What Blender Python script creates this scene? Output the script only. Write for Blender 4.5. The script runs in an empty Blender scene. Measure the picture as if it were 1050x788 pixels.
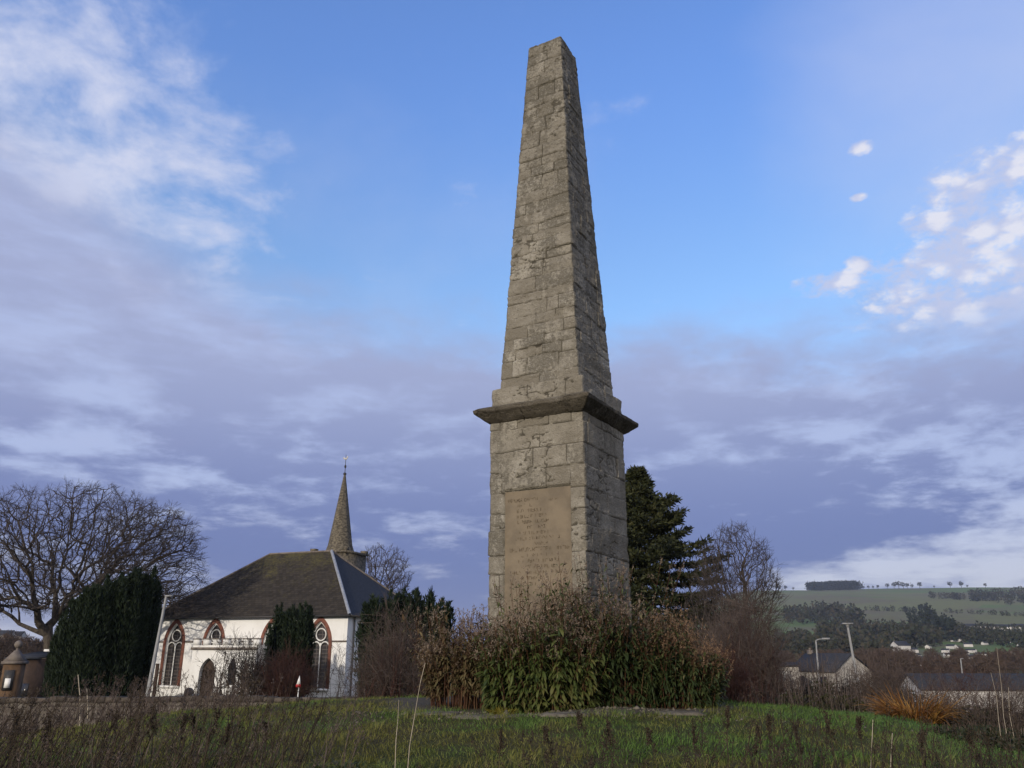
import bpy, math
import numpy as np
from mathutils import Vector, Matrix

rng = np.random.default_rng(11)
R = math.radians
SC = bpy.context.scene
COL = SC.collection

# ------------------------------------------------------------------ camera, world, sun, exposure
FOC, PITCH = 818.8, R(18.337)
cam = bpy.data.cameras.new("camera"); camo = bpy.data.objects.new("camera", cam); COL.objects.link(camo)
cam.sensor_width = 36.0; cam.lens = 36.0 * FOC / 1050.0
cam.clip_start = 0.05; cam.clip_end = 20000
camo.location = (0, 0, 0); camo.rotation_euler = (R(90) + PITCH, 0, 0)
SC.camera = camo

SUN_AZ, SUN_EL = R(209), R(17)          # compass style azimuth measured from +Y towards +X
SKY_STR = 0.15
sun = bpy.data.lights.new("sun", "SUN"); suno = bpy.data.objects.new("sun", sun); COL.objects.link(suno)
sun.energy = 3.1; sun.angle = R(0.6); sun.color = (1.0, 0.90, 0.76)
sdir = Vector((math.sin(SUN_AZ) * math.cos(SUN_EL), math.cos(SUN_AZ) * math.cos(SUN_EL), math.sin(SUN_EL)))
suno.rotation_euler = sdir.to_track_quat('Z', 'Y').to_euler()
suno.location = sdir * 50

SC.view_settings.view_transform = 'Standard'
SC.view_settings.look = 'None'
SC.view_settings.exposure = 0.0
SC.view_settings.gamma = 1.0
SC.view_settings.use_curve_mapping = False
SC.render.engine = 'CYCLES'
SC.cycles.max_bounces = 6
SC.cycles.diffuse_bounces = 3
SC.cycles.volume_bounces = 0
SC.cycles.use_denoising = True
SC.cycles.denoising_prefilter = 'ACCURATE'
SC.cycles.denoising_input_passes = 'RGB_ALBEDO_NORMAL'
SC.cycles.use_adaptive_sampling = True


class X:
    """a node socket with arithmetic"""
    def __init__(s, nt, sock): s.nt, s.s = nt, sock
    def _m(s, op, b=None, c=None, clamp=False):
        n = s.nt.nodes.new('ShaderNodeMath'); n.operation = op; n.use_clamp = clamp
        for i, v in enumerate((s, b, c)):
            if v is None: continue
            if isinstance(v, X): s.nt.links.new(v.s, n.inputs[i])
            else: n.inputs[i].default_value = v
        return X(s.nt, n.outputs[0])
    def __add__(s, b): return s._m('ADD', b)
    def __sub__(s, b): return s._m('SUBTRACT', b)
    def __mul__(s, b): return s._m('MULTIPLY', b)
    def __truediv__(s, b): return s._m('DIVIDE', b)
    __radd__ = __add__; __rmul__ = __mul__
    def __rsub__(s, b): return s._m("MULTIPLY", -1.0) + b
    def max(s, b): return s._m('MAXIMUM', b)
    def min(s, b): return s._m('MINIMUM', b)
    def pow(s, b): return s._m('POWER', b)
    def step(s, a, b, lo=0.0, hi=1.0, smooth=True):
        n = s.nt.nodes.new('ShaderNodeMapRange'); n.interpolation_type = 'SMOOTHSTEP' if smooth else 'LINEAR'
        s.nt.links.new(s.s, n.inputs[0])
        for i, v in zip((1, 2, 3, 4), (a, b, lo, hi)): n.inputs[i].default_value = v
        return X(s.nt, n.outputs[0])


def noise(nt, vec, scale, detail=4, rough=0.55, dist=0.0):
    n = nt.nodes.new('ShaderNodeTexNoise'); n.inputs['Scale'].default_value = scale
    n.inputs['Detail'].default_value = detail; n.inputs['Roughness'].default_value = rough
    n.inputs['Distortion'].default_value = dist
    if vec is not None: nt.links.new(vec.s, n.inputs['Vector'])
    return X(nt, n.outputs[0])


def combine(nt, *v):
    n = nt.nodes.new('ShaderNodeCombineXYZ')
    for i, a in enumerate(v):
        if isinstance(a, X): nt.links.new(a.s, n.inputs[i])
        else: n.inputs[i].default_value = a
    return X(nt, n.outputs[0])


def mixc(nt, f, a, b):
    n = nt.nodes.new('ShaderNodeMix'); n.data_type = 'RGBA'
    for i, v in ((0, f), (6, a), (7, b)):
        if isinstance(v, X): nt.links.new(v.s, n.inputs[i])
        elif i == 0: n.inputs[0].default_value = v
        else: n.inputs[i].default_value = (*v[:3], 1)
    return X(nt, n.outputs[2])


def build_world():
    w = bpy.data.worlds.new("World"); SC.world = w; w.use_nodes = True
    nt = w.node_tree; nt.nodes.clear()
    out = nt.nodes.new('ShaderNodeOutputWorld'); bg = nt.nodes.new('ShaderNodeBackground')
    bg.inputs[1].default_value = SKY_STR; nt.links.new(bg.outputs[0], out.inputs[0])
    sky = nt.nodes.new('ShaderNodeTexSky'); sky.sky_type = 'NISHITA'; sky.sun_disc = False
    sky.sun_elevation = SUN_EL; sky.sun_rotation = SUN_AZ
    sky.air_density = 1.0; sky.dust_density = 0.6; sky.ozone_density = 2.0; sky.altitude = 30
    tc = nt.nodes.new('ShaderNodeTexCoord'); sep = nt.nodes.new('ShaderNodeSeparateXYZ')
    nt.links.new(tc.outputs['Generated'], sep.inputs[0])
    x, y, z = (X(nt, sep.outputs[i]) for i in range(3))
    el = z._m('ARCSINE'); az = x._m('ARCTAN2', y)
    zz = z.max(0.0) + 0.16
    q = combine(nt, x / zz, y / zz, 0.0)                       # cloud layer seen in perspective
    ae = combine(nt, az * 3.0, el * 12.0, 0.0)                 # bands that lie along the horizon
    nb = noise(nt, q, 1.1, 7, 0.6, 0.3)
    nf = noise(nt, q, 5.5, 6, 0.62, 0.2)
    nh = noise(nt, ae, 1.15, 6, 0.55, 0.4)
    nh2 = noise(nt, combine(nt, az * 7.0 + 3.1, el * 26.0, 1.7), 1.0, 5, 0.6, 0.3)
    def col(r, g, b): return tuple(c / SKY_STR for c in (r, g, b))
    # blue sky: the sky model, tinted to the deep winter blue of the place
    hue = nt.nodes.new('ShaderNodeMix'); hue.data_type = 'RGBA'; hue.blend_type = 'MULTIPLY'; hue.inputs[0].default_value = 1.0
    nt.links.new(sky.outputs[0], hue.inputs[6]); nt.links.new(mixc(nt, el.step(0.36, 0.74), (1.30, 1.46, 1.62), (1.24, 1.52, 2.12)).s, hue.inputs[7])
    base = X(nt, hue.outputs[2])
    # thin white veils high on the left
    def blob(a0, wa, e0, we):
        da = (az - a0) / wa; de = (el - e0) / we
        return (da * da + de * de)._m('MULTIPLY', -1.0) + 1.0
    veil = blob(-0.66, 0.34, 0.46, 0.30).max(-0.6) * 0.55 + (nf - 0.5) * 2.2 + (nb - 0.5) * 1.0
    veil = veil.step(-0.16, 0.80)
    veil2 = (blob(-0.30, 0.45, 0.50, 0.28).max(-0.6) * 0.3 + (nb - 0.5) * 1.6).step(0.05, 0.9) * 0.35
    veil3 = (blob(0.70, 0.42, 0.56, 0.34).max(-0.5) * 0.75 + (nb - 0.5) * 1.3).step(0.0, 1.1) * 0.55
    nv = noise(nt, combine(nt, az * 3.2, el * 5.5, 9.0), 4.2, 6, 0.6, 0.4)
    veil = (veil + (nv - 0.5) * 0.9 * veil.step(0.0, 0.4)).max(0.0).min(1.0)
    c1 = mixc(nt, (veil * 0.92).max(veil2).max(veil3), base, col(0.66, 0.70, 0.88))
    # cumulus puffs on the right
    cq = combine(nt, az * 1.0, el * 1.9, 4.0)
    nc = noise(nt, cq, 17.0, 7, 0.56, 0.25); nc2 = noise(nt, cq, 7.5, 4, 0.55)
    vo = nt.nodes.new('ShaderNodeTexVoronoi'); vo.feature = 'F1'; vo.inputs['Scale'].default_value = 30.0
    cd = combine(nt, az + (nc - 0.5) * 0.035, el * 1.6 + (nc2 - 0.5) * 0.03, 2.0); nt.links.new(cd.s, vo.inputs['Vector']); vd = X(nt, vo.outputs['Distance'])
    puff = None
    for a0, wa, e0, we in ((0.526, 0.055, 0.385, 0.037), (0.586, 0.050, 0.433, 0.025), (0.597, 0.040, 0.396, 0.020), (0.578, 0.039, 0.480, 0.019), (0.625, 0.034, 0.499, 0.019), (0.542, 0.025, 0.455, 0.012),
                           (0.417, 0.031, 0.409, 0.012), (0.450, 0.011, 0.427, 0.008), (0.471, 0.010, 0.555, 0.005), (0.459, 0.007, 0.502, 0.003), (0.600, 0.040, 0.350, 0.018), (0.68, 0.05, 0.42, 0.04), (0.72, 0.05, 0.50, 0.03)):
        b_ = blob(a0, wa * 1.3, e0, we * 1.3).max(-2.5)
        puff = b_ if puff is None else puff.max(b_)
    nc3 = noise(nt, combine(nt, az, el * 1.7, 7.0), 58.0, 6, 0.62, 0.4)
    puff = puff * 0.55 + (0.48 - vd) * 0.25 + (nc - 0.5) * 2.6 + (nc3 - 0.5) * 1.9 + (nc2 - 0.5) * 0.7 + 0.32
    puffm = puff.step(-0.1, 1.0)
    pcol = mixc(nt, (nc * 0.7 + (0.45 - vd) * 0.9 + (nc2 - 0.5) * 0.5 + puff * 0.12).step(0.28, 0.66), col(0.56, 0.61, 0.83), col(0.82, 0.82, 0.91))
    # the grey lavender bank that fills the lower sky
    edge = az.step(-0.30, -0.75, 0.0, 0.13) + az.step(0.15, 0.5, 0.0, -0.022) + az.step(0.05, -0.15, 0.0, 0.03) + 0.362
    back = y.step(0.1, -0.4, 0.0, 0.25)
    bank = (el - edge - back) + (nb - 0.5) * 0.17 + (nf - 0.5) * 0.10
    bankm = bank.step(0.06, -0.06)
    dark = mixc(nt, el.step(0.08, 0.36), col(0.132, 0.176, 0.425), col(0.37, 0.42, 0.65))
    lite = mixc(nt, el.step(0.02, 0.2), col(0.72, 0.74, 0.84), col(0.45, 0.53, 0.80))
    br = nh * 1.45 + nh2 * 1.25 - 1.27 + (nf - 0.5) * 0.35 + az.step(0.1, 0.6) * 0.06
    br = br + blob(-0.56, 0.20, 0.205, 0.05).max(0.0) * 0.34
    br = br + blob(-0.20, 0.22, 0.150, 0.018).max(0.0) * 0.16
    br = br + blob(0.60, 0.11, 0.195, 0.035).max(0.0) * 0.26 + blob(0.545, 0.03, 0.268, 0.045).max(0.0) * 0.22
    br = br + blob(0.22, 0.10, 0.225, 0.02).max(0.0) * 0.16
    br = br + blob(0.52, 0.32, 0.080, 0.042).max(0.0) * 0.48 + (nf - 0.5) * blob(0.0, 0.9, 0.22, 0.22).max(0.0) * 0.7
    br = br - blob(0.27, 0.26, 0.145, 0.07).max(0.0) * 0.26
    nr = noise(nt, combine(nt, az * 13.0 + 5.0, el * 34.0, 3.3), 1.0, 6, 0.6, 0.15)
    br = br + (nr - 0.47) * blob(0.50, 0.34, 0.20, 0.14).max(0.0) * 1.9
    br = br + (nr - 0.5) * blob(-0.45, 0.45, 0.19, 0.13).max(0.0) * 1.3
    br = br + el.step(0.05, -0.01) * 0.3 + blob(-0.5, 0.35, 0.34, 0.10).max(0.0) * 0.20
    bcol = mixc(nt, br.step(0.02, 0.62), dark, lite)
    c3 = mixc(nt, bankm * 0.97, c1, bcol)
    c3 = mixc(nt, puffm * 0.92 * el.step(0.315, 0.37), c3, pcol)
    # unseen bright broken cloud added behind the viewer as warm fill for shaded faces
    rear_fill = y.step(0.05, -0.55) * (nb - 0.1).step(0.15, 0.45)
    c3 = mixc(nt, rear_fill * 0.75, c3, col(1.05, 0.98, 0.93))
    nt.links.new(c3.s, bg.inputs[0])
    w.cycles.sampling_method = 'MANUAL'; w.cycles.sample_map_resolution = 512


build_world()


# ------------------------------------------------------------------ helpers
CP, SP = math.cos(PITCH), math.sin(PITCH)
FW = np.array([0, CP, SP]); UP = np.array([0, -SP, CP]); RT = np.array([1.0, 0, 0])


def ray(u, v): return FW + (u - 525) / FOC * RT - (v - 394) / FOC * UP
def P(u, v, Y):
    d = ray(u, v); return d * (Y / d[1])
def PX(u, Y): return P(u, 665.4, Y)[0]
def size(px, Y): return px * Y / FOC


def sstep(a, b, x):
    t = np.clip((np.asarray(x, float) - a) / (b - a), 0, 1); return t * t * (3 - 2 * t)


def _h(ix, iy, iz, seed):
    n = (ix.astype(np.int64) * 374761393 + iy.astype(np.int64) * 668265263 + iz.astype(np.int64) * 2147483647 + seed * 974711) & 0xffffffff
    n = ((n ^ (n >> 13)) * 1274126177) & 0xffffffff
    n = ((n ^ (n >> 15)) * 2246822519) & 0xffffffff
    return ((n ^ (n >> 16)) & 0xffff) / 65535.0


def vnoise(p, seed=0):
    p = np.asarray(p, float); i = np.floor(p).astype(np.int64); f = p - i; f = f * f * (3 - 2 * f)
    r = 0
    for dx in (0, 1):
        for dy in (0, 1):
            for dz in (0, 1):
                w = (f[:, 0] if dx else 1 - f[:, 0]) * (f[:, 1] if dy else 1 - f[:, 1]) * (f[:, 2] if dz else 1 - f[:, 2])
                r = r + w * _h(i[:, 0] + dx, i[:, 1] + dy, i[:, 2] + dz, seed)
    return r


def fbm(p, o=4, seed=0, g=0.5):
    r = 0; a = 1; t = 0; p = np.asarray(p, float)
    for k in range(o):
        r = r + a * vnoise(p * 2 ** k, seed + k); t += a; a *= g
    return r / t - 0.5


def mesh(name, V, faces, mat, parent=None, smooth=False, attrs=None, midx=None):
    V = np.asarray(V, np.float32)
    if not isinstance(faces, (list, tuple)): faces = [faces]
    faces = [np.asarray(f, np.int32) for f in faces if len(f)]
    me = bpy.data.meshes.new(name)
    me.vertices.add(len(V)); me.vertices.foreach_set('co', V.ravel())
    nl = sum(f.size for f in faces); npoly = sum(len(f) for f in faces)
    me.loops.add(nl); me.polygons.add(npoly)
    me.loops.foreach_set('vertex_index', np.concatenate([f.ravel() for f in faces]))
    ls, st = [], 0
    for f in faces:
        k = f.shape[1]; ls.append(st + np.arange(len(f)) * k); st += f.size
    me.polygons.foreach_set('loop_start', np.concatenate(ls).astype(np.int32))
    if smooth: me.polygons.foreach_set('use_smooth', np.ones(npoly, bool))
    for m in (mat if isinstance(mat, (list, tuple)) else [mat]): me.materials.append(m)
    if midx is not None: me.polygons.foreach_set('material_index', np.asarray(midx, np.int32))
    if attrs:
        for k, v in attrs.items():
            a = me.attributes.new(k, 'FLOAT', 'POINT'); a.data.foreach_set('value', np.asarray(v, np.float32))
    me.update(calc_edges=True); me.validate()
    o = bpy.data.objects.new(name, me); COL.objects.link(o)
    if parent is not None: o.parent = parent
    return o


def tag(o, label=None, cat=None, group=None, kind=None):
    if label: o['label'] = label
    if cat: o['category'] = cat
    if group: o['group'] = group
    if kind: o['kind'] = kind
    return o


def thing(name, label, cat, loc=(0, 0, 0), rz=0.0, group=None):
    o = bpy.data.objects.new(name, None); COL.objects.link(o); o.empty_display_size = 0.2
    o.location = loc; o.rotation_euler = (0, 0, rz)
    return tag(o, label, cat, group)


def copy_tree(o, loc=None, rz=None, sc=None, label=None, group=None, parent=None):
    c = o.copy(); COL.objects.link(c)
    if parent is not None: c.parent = parent
    for ch in list(o.children): copy_tree(ch, parent=c)
    if loc is not None: c.location = loc
    if rz is not None: c.rotation_euler = (0, 0, rz)
    if sc is not None: c.scale = (sc, sc, sc) if np.isscalar(sc) else sc
    if label: c['label'] = label
    if group: c['group'] = group
    return c


class MB:
    """collects polygons for one mesh"""
    def __init__(s): s.v = []; s.f = {}
    def add(s, V, F):
        b = len(s.v); s.v += [tuple(map(float, p)) for p in V]
        for f in F: s.f.setdefault(len(f), []).append([b + i for i in f])
    def box(s, x0, x1, y0, y1, z0, z1):
        s.add([(x0, y0, z0), (x1, y0, z0), (x1, y1, z0), (x0, y1, z0), (x0, y0, z1), (x1, y0, z1), (x1, y1, z1), (x0, y1, z1)],
              [(0, 3, 2, 1), (4, 5, 6, 7), (0, 1, 5, 4), (1, 2, 6, 5), (2, 3, 7, 6), (3, 0, 4, 7)])
    def frustum(s, n, cx, cy, z0, r0, z1, r1, ph=0.0, cap=True):
        a = [ph + 2 * math.pi * i / n for i in range(n)]
        V = [(cx + r0 * math.cos(t), cy + r0 * math.sin(t), z0) for t in a] + [(cx + r1 * math.cos(t), cy + r1 * math.sin(t), z1) for t in a]
        F = [(i, (i + 1) % n, n + (i + 1) % n, n + i) for i in range(n)]
        if cap: F += [tuple(range(n))[::-1], tuple(range(n, 2 * n))]
        s.add(V, F)
    def lathe(s, prof, n, cx=0, cy=0):
        for (r0, z0), (r1, z1) in zip(prof, prof[1:]): s.frustum(n, cx, cy, z0, max(r0, 1e-4), z1, max(r1, 1e-4), cap=False)
    def bar(s, pts, r, k=6):
        pts = np.asarray(pts, float); rr = np.broadcast_to(np.asarray(r, float), (len(pts),))
        V, F = tubes(pts[:-1], pts[1:], rr[:-1], rr[1:], k); s.add(V, F.tolist())
    def quad(s, a, b, c, d): s.add([a, b, c, d], [(0, 1, 2, 3)])
    def build(s, name, mat, parent=None, smooth=False):
        return mesh(name, s.v, [np.array(f) for f in s.f.values()], mat, parent, smooth)


def tubes(p0, p1, r0, r1, k=4):
    p0 = np.asarray(p0, float); p1 = np.asarray(p1, float); n = len(p0)
    d = p1 - p0; L = np.linalg.norm(d, axis=1, keepdims=True); d = d / np.maximum(L, 1e-9)
    ref = np.where(np.abs(d[:, 2:3]) > 0.95, np.array([[1.0, 0, 0]]), np.array([[0, 0, 1.0]]))
    a = np.cross(d, ref); a /= np.maximum(np.linalg.norm(a, axis=1, keepdims=True), 1e-9); b = np.cross(d, a)
    t = np.arange(k) * 2 * np.pi / k
    ring = a[:, None, :] * np.cos(t)[None, :, None] + b[:, None, :] * np.sin(t)[None, :, None]
    A = p0[:, None] + ring * np.asarray(r0, float).reshape(-1, 1, 1); B = p1[:, None] + ring * np.asarray(r1, float).reshape(-1, 1, 1)
    V = np.concatenate([A, B], 1).reshape(-1, 3)
    i = np.arange(k); j = (i + 1) % k
    q = np.stack([i, j, j + k, i + k], 1)
    F = (np.arange(n)[:, None, None] * 2 * k + q[None]).reshape(-1, 4)
    return V, F


def unit(v):
    return v / np.maximum(np.linalg.norm(v, axis=-1, keepdims=True), 1e-9)


def rdir(n, up=0.0, spread=1.0):
    v = rng.normal(size=(n, 3)) * spread; v[:, 2] += up
    return unit(v)


def kites(c, d, L, W, fold=0.25):
    """pointed leaves: base, two shoulders, tip"""
    n = len(c); L = np.broadcast_to(L, (n,))[:, None]; W = np.broadcast_to(W, (n,))[:, None]
    s = unit(np.cross(d, rng.normal(size=(n, 3)))); up = np.cross(s, d)
    m = c + d * L * 0.45 + up * W * fold
    V = np.stack([c, m - s * W * 0.5, c + d * L, m + s * W * 0.5], 1).reshape(-1, 3)
    F = np.arange(4 * n).reshape(n, 4)
    return V, F


def strips(c, d, L, W, droop, nseg=3, prof=None, side=None):
    """bending strips (grass blades, long leaves)"""
    n = len(c); L = np.broadcast_to(L, (n,)); W = np.broadcast_to(W, (n,)); droop = np.broadcast_to(droop, (n,))
    prof = prof or [0.6, 1.0, 0.75, 0.05]
    if side is None: side = unit(np.cross(d, np.array([[0, 0, 1.0]])) + rng.normal(size=(n, 3)) * 0.25)
    p = c.copy(); dd = d.copy(); rows = []
    for k in range(nseg + 1):
        w = (W * prof[k] * 0.5)[:, None]
        rows.append(np.stack([p - side * w, p + side * w], 1))
        p = p + dd * (L / nseg)[:, None]
        dd = unit(dd + np.array([[0, 0, -1.0]]) * droop[:, None])
    V = np.stack(rows, 1).reshape(-1, 3)
    m = 2 * (nseg + 1)
    q = np.array([[2 * k, 2 * k + 1, 2 * k + 3, 2 * k + 2] for k in range(nseg)])
    F = (np.arange(n)[:, None, None] * m + q[None]).reshape(-1, 4)
    return V, F


def join(*vf):
    Vs, Fs, b = [], [], 0
    for V, F in vf:
        Vs.append(V); Fs.append(np.asarray(F) + b); b += len(V)
    return np.concatenate(Vs), np.concatenate(Fs)


# ------------------------------------------------------------------ materials
def newmat(name, rough=0.85, spec=0.3):
    m = bpy.data.materials.new(name); m.use_nodes = True; nt = m.node_tree
    b = nt.nodes['Principled BSDF']; b.inputs['Roughness'].default_value = rough
    b.inputs['Specular IOR Level'].default_value = spec
    return m, nt, b


def coords(nt, kind='Object', sc=(1, 1, 1)):
    tc = nt.nodes.new('ShaderNodeTexCoord'); mp = nt.nodes.new('ShaderNodeMapping')
    nt.links.new(tc.outputs[kind], mp.inputs[0]); mp.inputs['Scale'].default_value = sc
    return X(nt, mp.outputs[0])


def bump(nt, b, h, strength=0.4, dist=0.02):
    n = nt.nodes.new('ShaderNodeBump'); n.inputs['Strength'].default_value = strength; n.inputs['Distance'].default_value = dist
    nt.links.new(h.s, n.inputs['Height']); nt.links.new(n.outputs[0], b.inputs['Normal'])


def plain(name, a, b2=None, scale=8, rough=0.8, spec=0.3, bmp=0.0, metal=0.0, sc=(1, 1, 1), detail=5):
    m, nt, b = newmat(name, rough, spec); b.inputs['Metallic'].default_value = metal
    b2 = b2 or tuple(c * 0.75 for c in a)
    n = noise(nt, coords(nt, sc=sc), scale, detail, 0.6)
    nt.links.new(mixc(nt, n.step(0.35, 0.65), a, b2).s, b.inputs['Base Color'])
    if bmp: bump(nt, b, n, bmp)
    return m


def leafmat(name, cols, rough=0.6, trans=0.25, patch=1.5, spec=0.25):
    """every leaf its own hue from a ramp, drifting in patches"""
    m, nt, b = newmat(name, rough, spec)
    g = nt.nodes.new('ShaderNodeNewGeometry'); r = X(nt, g.outputs['Random Per Island'])
    n = noise(nt, coords(nt), patch, 3)
    f = (r * 0.62 + (n - 0.5) * 1.1 + 0.19)
    ramp = nt.nodes.new('ShaderNodeValToRGB'); nt.links.new(f.s, ramp.inputs[0])
    e = ramp.color_ramp.elements
    while len(e) < len(cols): e.new(0.5)
    for i, c in enumerate(cols): e[i].position = i / max(1, len(cols) - 1); e[i].color = (*c, 1)
    nt.links.new(ramp.outputs[0], b.inputs['Base Color'])
    if trans:
        t = nt.nodes.new('ShaderNodeBsdfTranslucent'); nt.links.new(ramp.outputs[0], t.inputs[0])
        mx = nt.nodes.new('ShaderNodeMixShader'); mx.inputs[0].default_value = trans
        nt.links.new(b.outputs[0], mx.inputs[1]); nt.links.new(t.outputs[0], mx.inputs[2])
        nt.links.new(mx.outputs[0], nt.nodes['Material Output'].inputs[0])
    return m


def stonemat(name, a, b2, dark, lichen, joint):
    """weathered masonry: tone per stone, stains, lichen, mortar from the 'joint' attribute of the built courses"""
    m, nt, b = newmat(name, 0.92, 0.15)
    at = nt.nodes.new('ShaderNodeAttribute'); at.attribute_name = 'tone'; tone = X(nt, at.outputs['Fac'])
    aj = nt.nodes.new('ShaderNodeAttribute'); aj.attribute_name = 'joint'; jt = X(nt, aj.outputs['Fac'])
    co = coords(nt)
    n1 = noise(nt, co, 3.0, 6, 0.65); n2 = noise(nt, co, 22.0, 6, 0.7); n3 = noise(nt, co, 55.0, 3, 0.6)
    n4 = noise(nt, coords(nt, sc=(1, 1, 0.35)), 2.2, 5, 0.6)
    sz = nt.nodes.new('ShaderNodeSeparateXYZ'); nt.links.new(co.s, sz.inputs[0]); grime = X(nt, sz.outputs[2]).step(4.0, 10.0, 0.0, 0.11)   # algae on the exposed upper courses
    c = mixc(nt, (tone * 0.8 + (n1 - 0.5) * 1.3 + 0.1).step(0.1, 0.9, smooth=False), a, b2)
    c = mixc(nt, (n4 + grime + (n2 - 0.5) * 0.9 + (tone - 0.5) * 0.25).step(0.42, 0.70) * 0.8, c, dark)
    c = mixc(nt, (n3 + (n1 - 0.5) * 0.5).step(0.62, 0.72) * 0.65, c, lichen)
    c = mixc(nt, n2.step(0.30, 0.42, 1.0, 0.0) * 0.6, c, dark)
    c = mixc(nt, (n4 - n1 * 0.6 + (n2 - 0.5) * 0.5).step(0.28, 0.42) * 0.45, c, tuple(v * 1.25 for v in b2))
    c = mixc(nt, jt.step(0.25, 0.8) * 0.92, c, joint)
    nt.links.new(c.s, b.inputs['Base Color'])
    bump(nt, b, n2 * 0.8 + n3 * 0.5 + n1 * 0.4, 0.9, 0.04)
    return m


M = {}
M['obelisk'] = stonemat('weathered_sandstone', (0.195, 0.173, 0.134), (0.385, 0.352, 0.288), (0.088, 0.078, 0.059), (0.43, 0.41, 0.35), (0.085, 0.075, 0.058))
M['wallstone'] = stonemat('rubble_stone', (0.11, 0.092, 0.076), (0.20, 0.18, 0.155), (0.08, 0.065, 0.05), (0.40, 0.38, 0.33), (0.05, 0.042, 0.036))
M['spirestone'] = plain('spire_stone', (0.17, 0.145, 0.105), (0.06, 0.052, 0.04), 4.5, 0.9, 0.2, 0.5, sc=(1, 1, 1.6))
M['plaque'] = plain('plaque_stone', (0.205, 0.165, 0.115), (0.150, 0.122, 0.088), 3.5, 0.88, 0.15, 0.25, detail=8)
M['letters'] = plain('weathered_lettering', (0.070, 0.052, 0.034), (0.15, 0.115, 0.075), 14, 0.95, 0.1)
def harl():
    m, nt, b = newmat('white_harling', 0.92, 0.15); co = coords(nt)
    n = noise(nt, co, 0.8, 6, 0.65); n2 = noise(nt, coords(nt, sc=(1, 1, 0.12)), 2.4, 5, 0.65); sp = nt.nodes.new('ShaderNodeSeparateXYZ'); nt.links.new(co.s, sp.inputs[0])
    c = mixc(nt, n.step(0.35, 0.7), (0.76, 0.755, 0.735), (0.70, 0.69, 0.665))
    c = mixc(nt, n2.step(0.55, 0.75) * 0.35, c, (0.52, 0.51, 0.48))                      # rain streaks
    c = mixc(nt, (X(nt, sp.outputs[2]) + (n - 0.5) * 1.4).step(0.9, 0.1) * 0.5, c, (0.40, 0.40, 0.34))   # damp foot of the wall
    nt.links.new(c.s, b.inputs['Base Color']); bump(nt, b, noise(nt, co, 30, 3), 0.3, 0.01); return m


M['harl'] = harl()
M['redstone'] = plain('red_sandstone', (0.23, 0.095, 0.065), (0.15, 0.065, 0.048), 3, 0.9, 0.2, 0.2)
M['greystone'] = plain('grey_dressed_stone', (0.20, 0.17, 0.14), (0.12, 0.10, 0.09), 3, 0.9, 0.2, 0.2)
M['wallcap'] = plain('dark_coping_stone', (0.11, 0.092, 0.075), (0.065, 0.055, 0.045), 2.5, 0.95, 0.1, 0.4)
M['white_paint'] = plain('white_paint', (0.78, 0.77, 0.74), (0.66, 0.65, 0.62), 6, 0.6)
M['lead'] = plain('lead_flashing', (0.30, 0.31, 0.33), (0.20, 0.21, 0.23), 4, 0.55, 0.4)
M['dark_metal'] = plain('dark_metal', (0.03, 0.03, 0.032), (0.05, 0.045, 0.04), 8, 0.5)
M['galv'] = plain('galvanised_steel', (0.30, 0.30, 0.30), (0.21, 0.21, 0.21), 12, 0.55, 0.4, sc=(1, 1, 0.2))
M['gilt'] = plain('gilded_metal', (0.70, 0.66, 0.55), (0.5, 0.46, 0.36), 12, 0.45, 0.5)
M['bark'] = plain('grey_bark', (0.095, 0.080, 0.064), (0.045, 0.037, 0.030), 6, 0.95, 0.1, 0.5, sc=(1, 1, 0.3))
M['twig'] = plain('bare_twigs', (0.080, 0.066, 0.057), (0.050, 0.041, 0.036), 5, 0.95, 0.1)
M['twig_far'] = plain('brown_bare_twigs', (0.115, 0.080, 0.062), (0.075, 0.058, 0.046), 0.5, 0.95, 0.1)
M['twig_red'] = leafmat('reddish_bare_twigs', [(0.040, 0.018, 0.015), (0.062, 0.026, 0.020), (0.09, 0.06, 0.045)], 0.9, 0.0)
M['yew'] = leafmat('yew_needles', [(0.006, 0.012, 0.006), (0.012, 0.022, 0.009), (0.024, 0.036, 0.012)], 0.7, 0.05, 0.6)
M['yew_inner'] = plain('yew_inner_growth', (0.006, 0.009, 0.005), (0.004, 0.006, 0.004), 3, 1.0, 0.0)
M['conifer'] = leafmat('conifer_sprays', [(0.014, 0.019, 0.008), (0.030, 0.036, 0.012), (0.068, 0.064, 0.022)], 0.7, 0.05, 0.5)
M['bigleaf'] = leafmat('broad_green_leaves', [(0.028, 0.044, 0.012), (0.060, 0.082, 0.021), (0.105, 0.122, 0.036), (0.155, 0.130, 0.048)], 0.5, 0.25, 1.6)
M['darkleaf'] = leafmat('dark_green_leaves', [(0.014, 0.024, 0.009), (0.030, 0.045, 0.015), (0.060, 0.074, 0.025)], 0.5, 0.2, 1.6)
M['brownleaf'] = leafmat('withered_leaves', [(0.075, 0.045, 0.024), (0.115, 0.076, 0.036), (0.105, 0.092, 0.038), (0.25, 0.185, 0.10)], 0.8, 0.2, 1.4)
M['oliveleaf'] = leafmat('olive_brown_leaves', [(0.024, 0.040, 0.013), (0.048, 0.068, 0.020), (0.085, 0.095, 0.033), (0.16, 0.130, 0.066)], 0.7, 0.2, 2.2)
M['orangeleaf'] = leafmat('orange_brown_seed_heads', [(0.10, 0.060, 0.034), (0.20, 0.125, 0.075), (0.33, 0.22, 0.135)], 0.85, 0.2, 2.0)
M['paleseed'] = leafmat('pale_seed_heads', [(0.13, 0.092, 0.066), (0.22, 0.165, 0.12), (0.36, 0.29, 0.22)], 0.85, 0.2, 2.0)
M['redstem'] = leafmat('reddish_stems', [(0.050, 0.020, 0.012), (0.080, 0.036, 0.018), (0.12, 0.07, 0.035)], 0.8, 0.0, 2.0)
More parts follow.
